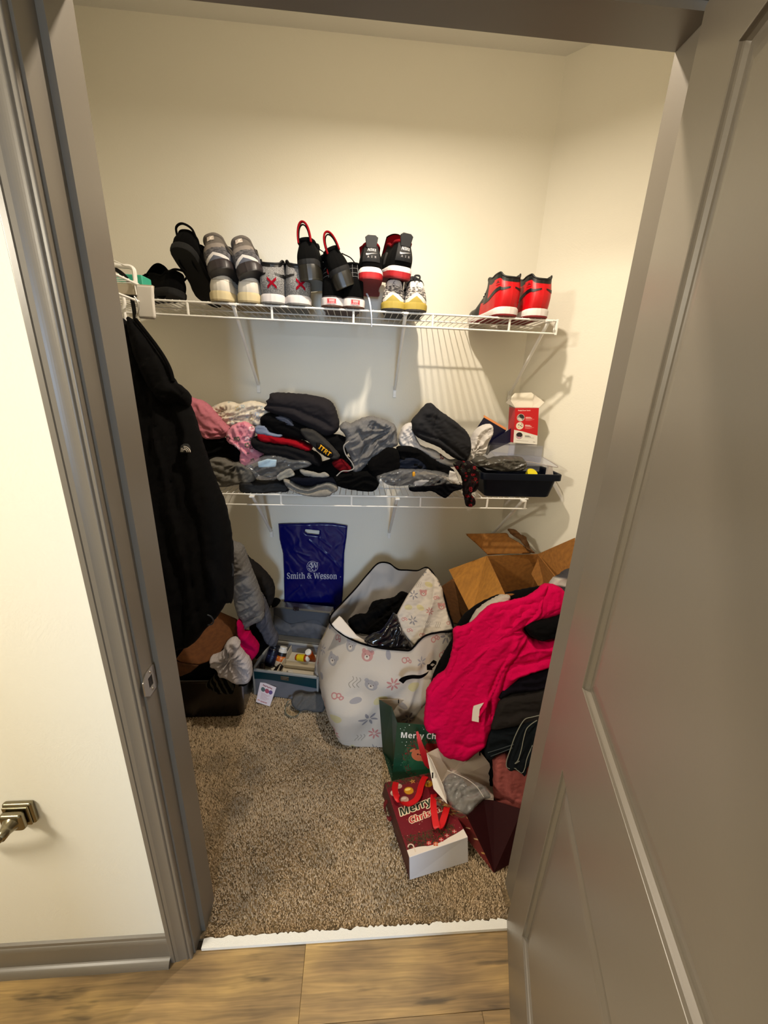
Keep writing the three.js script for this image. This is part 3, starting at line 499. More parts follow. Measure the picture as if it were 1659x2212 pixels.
// ---------- cloth: a traced outline at its own distance, filled to a soft body with folds ----------
function smoothLoop(P, sharp = 0, rag = 1) { if (sharp) return P; const c = new THREE.CatmullRomCurve3(P.map(p => V(p[0], p[1], 0)), true, 'centripetal'); return c.getSpacedPoints(Math.max(90, P.length * 14)).slice(0, -1).map(p => { const k = .0022 * rag * (N3(p.x * 70, p.y * 70, 2) + .7 * N3(p.x * 190, p.y * 190, 5)), k2 = .0022 * rag * (N3(p.x * 70, p.y * 70, 12) + .7 * N3(p.x * 190, p.y * 190, 15)); return [p.x + k, p.y + k2]; }); }
function fillLoop(loop, cell, holes = []) {   // clipped grid: vertices with their distance to the outline
  let x0 = 1e9, x1 = -1e9, y0 = 1e9, y1 = -1e9; for (const [x, y] of loop) { x0 = Math.min(x0, x); x1 = Math.max(x1, x); y0 = Math.min(y0, y); y1 = Math.max(y1, y); }
  x0 -= cell; y0 -= cell; const loops = [loop, ...holes], nx = Math.ceil((x1 - x0) / cell) + 2, ny = Math.ceil((y1 - y0) / cell) + 2;
  const sd = (x, y) => { let d = 1e9, ins = false; for (const lp of loops) for (let i = 0, n = lp.length, j = n - 1; i < n; j = i++) { const [ax, ay] = lp[j], [bx, by] = lp[i], ex = bx - ax, ey = by - ay, t = Math.max(0, Math.min(1, ((x - ax) * ex + (y - ay) * ey) / (ex * ex + ey * ey || 1e-12))), dx = x - ax - ex * t, dy = y - ay - ey * t; d = Math.min(d, dx * dx + dy * dy); if ((ay > y) !== (by > y) && x < (bx - ax) * (y - ay) / (by - ay) + ax) ins = !ins; } return (ins ? 1 : -1) * Math.sqrt(d); };
  const S = new Float32Array(nx * ny); for (let j = 0; j < ny; j++) for (let i = 0; i < nx; i++) S[j * nx + i] = sd(x0 + i * cell, y0 + j * cell);
  const vx = [], map = new Map(), tri = [];
  const node = k => { const key = 'n' + k; if (!map.has(key)) { map.set(key, vx.length); vx.push([x0 + (k % nx) * cell, y0 + Math.floor(k / nx) * cell, S[k]]); } return map.get(key); };
  const edge = (a, b) => { if (a > b) [a, b] = [b, a]; const key = a + '_' + b; if (!map.has(key)) { const t = S[a] / (S[a] - S[b]); map.set(key, vx.length); vx.push([x0 + lerp(a % nx, b % nx, t) * cell, y0 + lerp(Math.floor(a / nx), Math.floor(b / nx), t) * cell, 0]); } return map.get(key); };
  for (let j = 0; j + 1 < ny; j++) for (let i = 0; i + 1 < nx; i++) { const c = [j * nx + i, j * nx + i + 1, (j + 1) * nx + i + 1, (j + 1) * nx + i], poly = [];
    for (let k = 0; k < 4; k++) { const a = c[k], b = c[(k + 1) % 4]; if (S[a] > 0) poly.push(node(a)); if ((S[a] > 0) !== (S[b] > 0)) poly.push(edge(a, b)); }
    for (let k = 1; k + 1 < poly.length; k++) tri.push(poly[0], poly[k], poly[k + 1]); }
  return { vx, tri };
}
function basis(o) {   // o.z, or o.at (point) with o.n (normal towards the viewer)
  const n = o.n ? V(...o.n).normalize() : V(0, 0, 1), p = o.at ? V(...o.at) : V(0, 0, o.z), u = V(0, 1, 0).cross(n).normalize(), v = n.clone().cross(u);
  return { n, p, u, v, to: q => { const d = q.clone().sub(p); return [d.dot(u), d.dot(v)]; }, from: (a, b, h) => p.clone().addScaledVector(u, a).addScaledVector(v, b).addScaledVector(n, h) };
}
const segD = (x, y, l) => { let d = 1e9; for (let i = 1; i < l.length; i++) { const [ax, ay] = l[i - 1], ex = l[i][0] - ax, ey = l[i][1] - ay, t = Math.max(0, Math.min(1, ((x - ax) * ex + (y - ay) * ey) / (ex * ex + ey * ey || 1e-12))); d = Math.min(d, Math.hypot(x - ax - ex * t, y - ay - ey * t)); } return d; };
// folds: [amplitude, folds per metre, direction of the folds in degrees, warp]; creases: [pixels along it, width, height (+ ridge, - valley)]
function foldH(o) {
  const fs = o.folds ? (Array.isArray(o.folds[0]) ? o.folds : [o.folds]) : [], sd = o.seed || 1;
  return (u, v) => { let h = 0; for (const [A, f, dir, wp = .5] of fs) { const c = Math.cos(R(dir)), s = Math.sin(R(dir)), wu = u + wp * .05 * fbm(u * 9, v * 9, sd, 2), wv = v + wp * .05 * fbm(u * 9 + 5, v * 9, sd + 3, 2), a = (wu * c + wv * s) * f * .2, b = (-wu * s + wv * c) * f; const ph = b * .62 + .9 * fbm(a * .9 + sd, b * .28, sd * 1.3, 2) + sd * .37, t = ph - Math.floor(ph), saw = t < .8 ? sm(0, .8, t) * 2 - 1 : 1 - 2 * sm(.8, 1, t), md = .35 + 1.1 * Math.max(0, N3(a * .8 + 4, b * .33, sd + 6) + .25); const n1 = .62 * saw * md + .45 * (1 - 2 * Math.abs(N3(a + sd, b, sd * 1.7))), n2 = N3(a * 2 + 7, b * 1.9 + sd, sd); h += (o.fk || 1.55) * A * (n1 * .75 + n2 * .5 - .1); } if (fs.length && !o.crisp) h += .0016 * (1 - 3 * Math.abs(N3(u * 34, v * 90, sd))) ; return h; };
}
function puff(px, o = {}) {
  const B = basis(o), loop = smoothLoop(px.map(p => B.to(meet(p[0], p[1], B.p, B.n))), o.sharp, o.rag ?? 1), { vx, tri } = fillLoop(loop, o.cell || .0048, (o.holes || []).map(h => h.map(p => B.to(meet(p[0], p[1], B.p, B.n)))));
  let uvf = (u, v) => [u, v]; if (o.uvq) { const [A, Bq, C] = o.uvq.map(p => B.to(meet(p[0], p[1], B.p, B.n))), a = Bq[0] - A[0], b = Bq[1] - A[1], c = C[0] - A[0], e = C[1] - A[1], D = a * e - b * c; uvf = (u, v) => { const x = u - A[0], y = v - A[1]; return [(x * e - y * c) / D, 1 - (a * y - b * x) / D]; }; }
  const Rr = (o.R || .02) * .8, fh = foldH(o), cr = (o.creases || []).map(([l, w, a]) => [l.map(p => B.to(meet(p[0], p[1], B.p, B.n))), w, a]);
  const fans = (o.fans || []).map(([q, n, A, reach]) => [B.to(meet(q[0], q[1], B.p, B.n)), n, A, reach]);
  const front = o.front ?? .03, back = o.back ?? .03, tilt = o.tilt || (() => 0), P = [], U = [], I = [], N = vx.length, bi = new Int32Array(N), rim = (o.rim ?? .35);
  const prof = d => { const k = 1 - Math.min(1, d / Rr); return Math.pow(Math.max(0, 1 - Math.pow(k, 2.5)), .42); };
  vx.forEach(([u, v, d]) => { let h = front * prof(d), g = sm(-rim * Rr, Rr, d); h += fh(u, v) * g; for (const [q, n, A, rc] of fans) { const dx = u - q[0], dy = v - q[1], r = Math.hypot(dx, dy), th = Math.atan2(dy, dx) + .5 * fbm(u * 14, v * 14, o.seed || 1, 2), w = 1 + .45 * Math.sin(th * 1.7 + n); h += A * w * (.55 - 1.3 * Math.abs(Math.sin(th * n / 2 + .7 * Math.sin(th * 2)))) * sm(.0, .03, r) * Math.exp(-r / rc) * g; } for (const [l, w, a] of cr) h += a * Math.exp(-segD(u, v, l) / w) * sm(0, Rr * .6, d); const p = B.from(u, v, Math.max(h, -back * .6 * prof(d)) + tilt(u, v)); P.push(p.x, p.y, p.z); U.push(...uvf(u, v)); });
  let k = N; vx.forEach(([u, v, d], i) => { if (d <= 1e-6) { bi[i] = i; return; } const p = B.from(u, v, -back * prof(d) + tilt(u, v)); P.push(p.x, p.y, p.z); U.push(...uvf(u, v)); bi[i] = k++; });
  for (let t = 0; t < tri.length; t += 3) { const [a, b, c] = [tri[t], tri[t + 1], tri[t + 2]]; I.push(a, b, c); if (!o.open) I.push(bi[a], bi[c], bi[b]); }
  const g = new THREE.BufferGeometry(); g.setAttribute('position', new THREE.Float32BufferAttribute(P, 3)); g.setAttribute('uv', new THREE.Float32BufferAttribute(U, 2)); g.setIndex(I); g.computeVertexNormals(); return g;
}
// a strip of cloth or ribbon following pixels at given distances: [px, py, z], half width, thickness
function ribbon(pts, hw, th, up = V(0, 1, 0), n = 40) {
  const c = new THREE.CatmullRomCurve3(pts, false, 'centripetal'), L = c.getSpacedPoints(n);
  const ring = (f) => sheet(n, 4, (u, v, i, j) => { const t = c.getTangentAt(Math.min(1, v)), w = typeof up === 'function' ? up(v) : up.clone().addScaledVector(t, -up.dot(t)).normalize(), nn = t.clone().cross(w); return L[j].clone().addScaledVector(w, (u - .5) * 2 * (typeof hw === 'function' ? hw(v) : hw)).addScaledVector(nn, f * th); });
  return merge([ring(.5), turn(ring(-.5))]);
}
const plasticFilm = () => new THREE.MeshPhysicalMaterial({ color: 0xffffff, roughness: .12, transmission: .93, thickness: 0, ior: 1.4, side: THREE.DoubleSide });
const film = plasticFilm();
const clearHard = new THREE.MeshPhysicalMaterial({ color: 0xf4f6ff, roughness: .04, transmission: .95, thickness: 0, ior: 1.45, side: THREE.DoubleSide });
// printed cloths
const kidPrint = (bg, cols, seed, n) => canvas(512, 512, (c) => { c.fillStyle = bg; c.fillRect(0, 0, 512, 512); const q = rng(seed); for (let i = 0; i < n; i++) { c.fillStyle = cols[Math.floor(q() * cols.length)]; const x = q() * 512, y = q() * 512, r = 6 + 14 * q(); for (let k = 0; k < 5; k++) { c.beginPath(); c.arc(x + r * Math.cos(k * 1.26), y + r * Math.sin(k * 1.26), r * .55, 0, 7); c.fill(); } } });
const creamPrint = kidPrint('#d9cdb8', ['#b9bfc6', '#c2b08e', '#e6dccb', '#a9b3ae'], 4, 46); creamPrint.repeat.set(5, 5);
const pinkPrint = kidPrint('#d98b98', ['#7a4a52', '#efc9cc', '#6d6a58', '#c56a7c'], 9, 60); pinkPrint.repeat.set(5, 5);
const greyPrint = kidPrint('#cfc9c4', ['#8a4a44', '#b9b2ae', '#d9d4d0', '#9a8f8b'], 13, 16); greyPrint.repeat.set(4, 4);
const redPrint = kidPrint('#120a0c', ['#7a1018', '#1d1a1c', '#3f4436', '#2a0c10'], 17, 90); redPrint.repeat.set(6, 6);
const GL = 'garments on the lower shelf';
const wear = (name, label, cat, px, mat, o) => solo(name, label, cat, puff(px, o), mat);

// pile on the lower shelf, from the back forwards
wear('pink_shirt', 'plain pink cloth bundle at the left end of the lower shelf', 'clothing', [[404, 858], [424, 862], [438, 867], [461, 888], [484, 914], [499, 929], [492, 941], [473, 948], [443, 946], [424, 915]], cloth(0xd98391), { z: -1.04, front: .035, back: .06, R: .03, folds: [.016, 42, -42, .9], fans: [[[496, 938], 13, .022, .12], [[432, 862], 9, .010, .06]], fk: 0.7, seed: 3 });
wear('cream_shirt', 'cream printed cloth crumpled behind the pink bundle', 'clothing', [[455, 884], [476, 871], [499, 867], [516, 872], [537, 866], [557, 867], [577, 876], [584, 893], [570, 912], [565, 921], [542, 921], [521, 921], [501, 925], [483, 912], [466, 897]], cloth(0xffffff, { map: creamPrint }), { z: -1.10, front: .035, back: .05, R: .03, folds: [[.014, 55, 12, 1.2], [.006, 110, 60, 1]], fans: [[[500, 895], 15, .014, .07], [[560, 890], 13, .012, .05]], fk: 0.8, seed: 8 });
wear('black_shirt', 'black garment under the pink bundle', 'clothing', [[430, 938], [473, 944], [494, 950], [512, 960], [524, 974], [524, 1000], [501, 1006], [455, 1000], [440, 977]], cloth(0x060606), { z: -1.05, front: .02, back: .06, R: .025, folds: [.008, 40, 10, 1], seed: 2 });
wear('pink_dress', 'pink flower-printed cloth tumbling down over the black garment', 'clothing', [[490, 941], [496, 924], [514, 913], [532, 911], [550, 924], [551, 939], [545, 952], [551, 966], [562, 973], [571, 985], [557, 997], [542, 1004], [529, 1008], [519, 996], [519, 974], [508, 963], [494, 955]], cloth(0xffffff, { map: pinkPrint }), { z: -1.01, front: .03, back: .03, R: .022, folds: [[.014, 60, -55, 1.2], [.006, 120, 0, 1]], fans: [[[520, 955], 11, .014, .05], [[545, 990], 9, .010, .04]], fk: 0.7, seed: 5 });
wear('olive_shirt', 'olive-grey garment crumpled at the shelf front beside the jacket', 'clothing', [[455, 992], [484, 990], [505, 999], [519, 997], [542, 1010], [554, 1030], [546, 1041], [519, 1045], [476, 1051], [455, 1040]], cloth(0x76726a), { z: -1.0, front: .03, back: .06, R: .025, folds: [[.017, 50, -15, 1.1], [.005, 120, 30, 1]], fans: [[[515, 1002], 11, .018, .07]], fk: 0.7, seed: 7 });
wear('black_case', 'flat black pouch lying along the front rail of the lower shelf', 'pouch', [[519, 1041], [560, 1043], [605, 1039], [622, 1046], [624, 1060], [600, 1063], [521, 1061]], std(0x050506, { roughness: .7 }), { z: -.985, front: .02, back: .08, R: .012, folds: [.002, 30, 0, 1], seed: 4 });
// the tall folded stack
wear('folded_trousers', 'charcoal folded trousers crowning the tall stack', 'clothing', [[585, 850], [628, 849], [678, 854], [712, 864], [722, 876], [730, 900], [733, 922], [724, 935], [704, 941], [680, 931], [628, 906], [590, 893], [572, 882], [579, 872], [576, 866], [584, 859]], cloth(0x2c292c), { z: -1.02, front: .07, back: .10, R: .05, folds: [.006, 22, -24, .8], creases: [[[[578, 872], [640, 880], [700, 905], [724, 925]], .006, -.008], [[[580, 884], [640, 893], [700, 925]], .004, .004]], seed: 11 });
wear('folded_sweatshirt', 'black folded sweatshirt with a slate blue patch below the charcoal trousers', 'clothing', [[566, 899], [590, 890], [628, 902], [668, 919], [704, 938], [730, 940], [750, 950], [752, 978], [740, 992], [716, 968], [691, 958], [628, 944], [587, 933], [567, 920]], cloth(0x070708), { z: -1.015, front: .055, back: .10, R: .03, folds: [.006, 34, -24, .8], seed: 12 });
wear('slate_shirt', 'slate blue shirt edge showing under the charcoal trousers', 'clothing', [[594, 900], [612, 898], [630, 908], [637, 921], [620, 919], [604, 909]], cloth(0x4a5060), { z: -.975, front: .02, back: .02, R: .012, folds: [.004, 60, -24, 1], seed: 3 });
{
  const t = named(shade(new THREE.Mesh(puff([[648, 928], [673, 925], [700, 944], [718, 962], [735, 984], [728, 992], [704, 986], [680, 968]], { z: -.965, front: .03, back: .04, R: .02, folds: [.004, 50, -38, .8], seed: 9 }), cloth(0x3c3a38))), 'lettered_shirt');
  t.userData = { label: 'grey shirt with bold yellow letters in the tall stack', category: 'clothing' }; scene.add(t);
  const lt = canvas(256, 96, (c, w, h) => { c.fillStyle = '#121111'; c.fillRect(0, 0, w, h); c.fillStyle = '#d59a1c'; c.font = 'bold 74px sans-serif'; c.textAlign = 'center'; c.fillText('ITRT', 124, 74); });
  part(t, 'letter_print', puff([[684, 952], [700, 958], [716, 968], [722, 984], [708, 988], [694, 978], [683, 966]], { z: -.955, front: .036, back: .004, R: .02, cell: .004, uvq: [[689, 949], [728, 979], [679, 963]] }), cloth(0xffffff, { map: lt, bumpMap: null }), 'yellow lettering');
}
wear('blue_shirt', 'pale blue folded shirt above the red one', 'clothing', [[552, 921], [575, 918], [588, 932], [612, 938], [608, 944], [580, 942], [556, 936]], cloth(0x8793ad), { z: -.985, front: .03, back: .08, R: .012, folds: [.003, 40, -10, 1], seed: 6 });
wear('red_shirt', 'dark red folded shirt in the tall stack', 'clothing', [[558, 936], [582, 937], [618, 946], [653, 955], [675, 968], [668, 974], [628, 962], [592, 957], [563, 951]], cloth(0xa30c1c), { z: -.98, front: .035, back: .09, R: .012, folds: [.004, 60, -14, 1], seed: 16 });
wear('folded_fleece', 'charcoal folded fleece at the bottom of the tall stack', 'clothing', [[547, 944], [565, 948], [592, 955], [628, 960], [666, 971], [692, 990], [694, 1006], [668, 998], [628, 996], [590, 985], [562, 974], [546, 962]], cloth(0x1a191b), { z: -.985, front: .045, back: .09, R: .022, folds: [.005, 40, -12, .8], seed: 18 });
wear('black_trousers', 'black trousers filling the middle of the lower shelf', 'clothing', [[560, 985], [640, 994], [695, 1000], [730, 985], [760, 992], [800, 1010], [818, 1018], [816, 1052], [802, 1060], [749, 1055], [700, 1040], [620, 1036]], cloth(0x050505), { z: -1.0, front: .03, back: .09, R: .025, folds: [.010, 36, 5, 1], seed: 19 });
wear('crimson_shirt', 'crimson cloth corner below the stacked shirts', 'clothing', [[717, 999], [738, 991], [752, 1003], [760, 1012], [749, 1021], [729, 1014]], cloth(0x6c0a14), { z: -.965, front: .02, back: .02, R: .014, folds: [.006, 70, 40, 1], seed: 3 });
{
  const t = thing('plastic_pack', 'clear plastic packet with a pale blue label, in front of the tall stack', 'packet');
  part(t, 'contents', puff([[548, 1012], [592, 1000], [640, 999], [664, 1002], [628, 1015], [596, 1030], [565, 1028]], { z: -.965, front: .012, back: .03, R: .015, folds: [.006, 70, 10, 1], seed: 2 }), cloth(0x2e2c28));
  part(t, 'film', puff([[530, 1006], [563, 987], [592, 981], [628, 988], [668, 994], [674, 1003], [632, 1018], [594, 1036], [556, 1034], [546, 1020]], { z: -.955, front: .022, back: .012, R: .02, folds: [[.010, 60, 20, 1.3], [.005, 130, -50, 1]], seed: 22 }), film);
  part(t, 'label', puff([[556, 998], [578, 991], [598, 993], [596, 1008], [574, 1010], [558, 1010]], { z: -.935, front: .003, back: .001, R: .004, sharp: 1 }), std(0xa9c3d4, { roughness: .5 }));
}
wear('white_band', 'off-white folded waistband on the black trousers', 'clothing', [[597, 1030], [627, 1012], [637, 1026], [620, 1032], [603, 1038]], cloth(0xb9b3a4), { z: -.945, front: .008, back: .008, R: .008, folds: [.003, 60, 30, 1], seed: 2 });
wear('grey_band', 'grey lettered waistband curled at the shelf front', 'clothing', [[646, 1014], [664, 1016], [690, 1022], [702, 1020], [712, 1028], [700, 1032], [672, 1030], [655, 1026]], cloth(0xa39f96), { z: -.94, front: .008, back: .008, R: .008, folds: [.004, 60, -10, 1], seed: 4 });
wear('navy_shorts', 'navy cloth lying over the heather-grey folded fleece', 'clothing', [[626, 1034], [655, 1031], [692, 1030], [722, 1036], [732, 1048], [710, 1041], [690, 1045], [664, 1050], [640, 1044]], cloth(0x0b0f1c), { z: -.94, front: .02, back: .05, R: .014, folds: [.003, 40, 0, 1], seed: 4 });
wear('grey_sweatpants', 'heather-grey folded fleece overhanging the front rail', 'clothing', [[612, 1034], [628, 1038], [643, 1048], [666, 1053], [691, 1043], [711, 1039], [728, 1047], [729, 1060], [718, 1064], [716, 1069], [690, 1073], [660, 1070], [640, 1064], [622, 1054]], heather(0xaaa499), { z: -.945, front: .022, back: .06, R: .014, folds: [.002, 40, 0, 1], creases: [[[[622, 1048], [645, 1059], [668, 1063], [692, 1055], [708, 1052], [716, 1058]], .0035, -.022]], seed: 5 });
wear('black_leggings', 'black folded cloth on the shelf between grey fleece and plastic bag', 'clothing', [[722, 1030], [760, 1020], [812, 1022], [818, 1045], [806, 1060], [760, 1056], [728, 1048]], cloth(0x040404), { z: -.955, front: .025, back: .06, R: .016, folds: [.006, 50, 8, 1], seed: 29 });
{
  const t = thing('grey_hoodie', 'light grey hoodie with a white drawcord, crumpled mid-shelf', 'clothing');
  part(t, 'body', puff([[733, 922], [745, 911], [758, 914], [772, 907], [798, 899], [827, 905], [853, 918], [857, 934], [858, 960], [844, 968], [827, 978], [798, 998], [779, 1017], [769, 1025], [761, 1016], [755, 984], [740, 962], [747, 945]], { z: -1.0, front: .05, back: .09, R: .04, folds: [[.022, 38, 38, 1.1], [.008, 95, 50, 1]], creases: [[[[775, 930], [790, 960], [770, 1000]], .006, -.02], [[[810, 912], [800, 945], [830, 960]], .006, -.016], [[[850, 925], [825, 950], [790, 985]], .005, .014]], fans: [[[846, 925], 14, .028, .11], [[775, 990], 9, .018, .06], [[790, 912], 9, .014, .05]], fk: 0.6, seed: 31 }), heather(0x8d8b8a));
  part(t, 'drawcord', tube([atZ(754, 953, -.94), atZ(743, 963, -.93), atZ(746, 980, -.93), atZ(761, 1001, -.925), atZ(764, 1012, -.92), atZ(754, 1017, -.915), atZ(739, 1018, -.912), atZ(727, 1028, -.91)], .0026, 60, 7), cloth(0xb9b4ae), 'white drawcord');
}
wear('black_bundle', 'black soft bundle leaning on the grey hoodie', 'clothing', [[795, 998], [815, 980], [836, 966], [858, 972], [864, 992], [862, 1012], [844, 1024], [818, 1033], [798, 1020]], cloth(0x060505), { z: -.96, front: .04, back: .06, R: .04, folds: [.004, 30, 30, 1], seed: 3 });
wear('grey_print_cloth', 'pale grey printed cloth pouring out below the dark folded trousers', 'clothing', [[860, 954], [866, 930], [873, 919], [889, 913], [895, 934], [908, 960], [941, 973], [974, 993], [1000, 985], [1012, 962], [1032, 927], [1050, 917], [1060, 916], [1063, 934], [1053, 957], [1047, 976], [1024, 991], [996, 1003], [971, 1008], [945, 999], [915, 980], [889, 969], [868, 965]], cloth(0xffffff, { map: greyPrint }), { z: -1.03, front: .035, back: .05, R: .02, folds: [[.012, 60, -30, 1.2], [.005, 120, 30, 1]], fans: [[[1018, 975], 13, .018, .09], [[880, 945], 9, .012, .05]], fk: 0.7, seed: 35 });
wear('grey_trousers', 'dark grey folded trousers on the pale printed cloth', 'clothing', [[906, 892], [916, 880], [929, 870], [948, 885], [987, 913], [1008, 933], [1015, 950], [1013, 980], [1003, 995], [980, 989], [948, 966], [915, 952], [893, 936], [890, 912]], cloth(0x2f2f32), { z: -1.0, front: .05, back: .10, R: .035, folds: [.006, 26, -36, .7], creases: [[[[897, 930], [950, 948], [1005, 992]], .004, -.016], [[[908, 896], [950, 905], [1010, 945]], .005, -.004], [[[945, 884], [938, 905], [926, 945]], .003, -.006]], seed: 37 });
wear('black_sleeve', 'black sleeve running right below the printed cloth', 'clothing', [[856, 968], [880, 964], [903, 969], [934, 990], [955, 1003], [978, 1013], [984, 1030], [950, 1026], [910, 1015], [870, 1000]], cloth(0x050506), { z: -.985, front: .03, back: .06, R: .025, folds: [.009, 40, -30, 1], seed: 41 });
wear('navy_shirt', 'navy cloth in a clear wrapper beside the black bundle', 'clothing', [[842, 1015], [864, 992], [900, 989], [922, 1012], [900, 1022], [860, 1024]], cloth(0x0d1526, { roughness: .5 }), { z: -.965, front: .015, back: .04, R: .016, folds: [.004, 60, 10, 1], seed: 2 });
{
  const t = thing('plastic_bag', 'clear plastic bag with a yellow tag on the lower shelf', 'bag');
  part(t, 'contents', puff([[824, 1034], [856, 1022], [900, 1026], [950, 1028], [968, 1040], [930, 1044], [890, 1048], [840, 1048]], { z: -.95, front: .012, back: .03, R: .015, folds: [.008, 60, 5, 1], seed: 44 }), cloth(0x3b3a3a));
  part(t, 'white_roll', puff([[893, 1041], [905, 1036], [932, 1037], [936, 1046], [905, 1050], [895, 1049]], { z: -.94, front: .014, back: .01, R: .01 }), cloth(0xb4b2b4));
  part(t, 'film', puff([[812, 1029], [850, 1014], [889, 1013], [928, 1015], [967, 1024], [980, 1041], [935, 1048], [896, 1052], [860, 1053], [827, 1050]], { z: -.935, front: .022, back: .01, R: .02, folds: [[.012, 55, 8, 1.4], [.006, 120, 60, 1]], seed: 46 }), film);
  part(t, 'yellow_tag', puff([[891, 1019], [897, 1019], [897, 1030], [890, 1030]], { z: -.905, front: .002, back: .002, R: .003, sharp: 1 }), std(0xd99a12));
}
wear('paper_label', 'white paper label tucked beside the patterned garment', 'paper', [[971, 1016], [985, 1020], [994, 1046], [990, 1048], [968, 1036]], std(0xd0cdca, { roughness: .7 }), { z: -.93, front: .002, back: .002, R: .003, sharp: 1, folds: [.002, 30, 0, 1] });
wear('navy_jersey', 'dark navy garment hanging over the front rail', 'clothing', [[882, 1050], [905, 1049], [935, 1033], [960, 1036], [980, 1046], [1001, 1049], [996, 1056], [978, 1062], [962, 1075], [952, 1072], [935, 1062], [900, 1062], [886, 1060]], cloth(0x07080e), { z: -.935, front: .018, back: .03, R: .014, folds: [.006, 60, -20, 1], seed: 48 });
wear('patterned_shirt', 'black and red patterned garment spilling over the rail beside the tub', 'clothing', [[980, 1002], [1013, 997], [1032, 1012], [1035, 1040], [1027, 1060], [1018, 1066], [1027, 1080], [1024, 1091], [1008, 1094], [1004, 1078], [1000, 1064], [998, 1035], [988, 1018]], cloth(0xffffff, { map: redPrint, roughness: .7 }), { z: -.93, front: .016, back: .03, R: .014, folds: [.010, 50, 78, 1], seed: 50 });
solo('shoelace', 'pale blue-white lace dangling through the front rail of the upper shelf', 'shoelace', ribbon([atZ(792, 634, -.99), atZ(797, 645, -.96), atZ(800, 660, -.945), atZ(802, 676, -.944), atZ(803, 692, -.946), atZ(803, 706, -.95)], v => .0035 - .002 * v, .0012, V(1, 0, 0)), std(0xb9c2d4, { roughness: .5 }));
// ---------- rings lofted into trays, bottles and bins ----------
function rrect(hw, hd, r, n = 6) { const p = []; for (const [sx, sz, a0] of [[1, 1, 0], [-1, 1, 90], [-1, -1, 180], [1, -1, 270]]) for (let i = 0; i <= n; i++) { const a = R(a0 + 90 * i / n); p.push([sx * (hw - r) + r * Math.cos(a), sz * (hd - r) + r * Math.sin(a)]); } return p; }
function loft(rings, capA = true, capB = false) {   // rings: arrays of V, equal length, closed
  const n = rings[0].length, g = sheet(rings.length - 1, n, (u, v, i, j) => rings[j][i % n].clone()), out = [g];
  const cap = (r, f) => { const c = r.reduce((a, p) => a.add(p), V()).multiplyScalar(1 / n); const k = sheet(1, n, (u, v, i) => v ? c.clone() : r[i % n].clone()); out.push(f ? turn(k) : k); };
  if (capA) cap(rings[0], true); if (capB) cap(rings[rings.length - 1], false); return merge(out);
}
const tray = (list, cap = true, capB = false) => loft(list.map(([hw, hd, y, r]) => rrect(hw, hd, r).map(p => V(p[0], y, p[1]))), cap, capB);
const lathe = (pts, n = 28) => new THREE.LatheGeometry(pts.map(p => new THREE.Vector2(...p)), n);
const plate = (px, o, th = .0012) => puff(px, { sharp: 1, R: .002, front: th, back: th, cell: .008, ...o });
// flat sheet through four or more points of the room, with thickness
function slab(pts, th, uvs) {
  const n = V().subVectors(pts[1], pts[0]).cross(V().subVectors(pts[2], pts[0])).normalize().multiplyScalar(th / 2), k = pts.length, P = [], U = [], I = [];
  for (const f of [1, -1]) pts.forEach((p, i) => { P.push(p.x + n.x * f, p.y + n.y * f, p.z + n.z * f); U.push(...(uvs ? uvs[i] : [p.x + p.z, p.y])); });
  for (let i = 1; i + 1 < k; i++) I.push(0, i, i + 1, k, k + i + 1, k + i);
  const g = new THREE.BufferGeometry(); g.setAttribute('position', new THREE.Float32BufferAttribute(P, 3)); g.setAttribute('uv', new THREE.Float32BufferAttribute(U, 2)); g.setIndex(I); const a = g.toNonIndexed();
  const ep = [], eu = []; for (let i = 0; i < k; i++) { const j = (i + 1) % k, q = [i, k + i, k + j, i, k + j, j]; for (const m of q) { ep.push(P[m * 3], P[m * 3 + 1], P[m * 3 + 2]); eu.push(U[m * 2], U[m * 2 + 1]); } }
  const e = new THREE.BufferGeometry(); e.setAttribute('position', new THREE.Float32BufferAttribute(ep, 3)); e.setAttribute('uv', new THREE.Float32BufferAttribute(eu, 2));
  for (const m of [a, e]) m.computeVertexNormals(); return mergeGeometries([a, e]);
}
const kraftTex = dataTex(256, (u, v) => { const k = .82 + .10 * tnoise(u, v, 4) + .05 * tnoise(u, v, 28) + .07 * (rr() - .5); return [k, k * .97, k * .9]; }, true); kraftTex.repeat.set(2.5, 2.5);
const kraft = std(0xb07836, { map: kraftTex, roughness: .85 }), kraftDark = std(0x7d5228, { map: kraftTex, roughness: .9 });

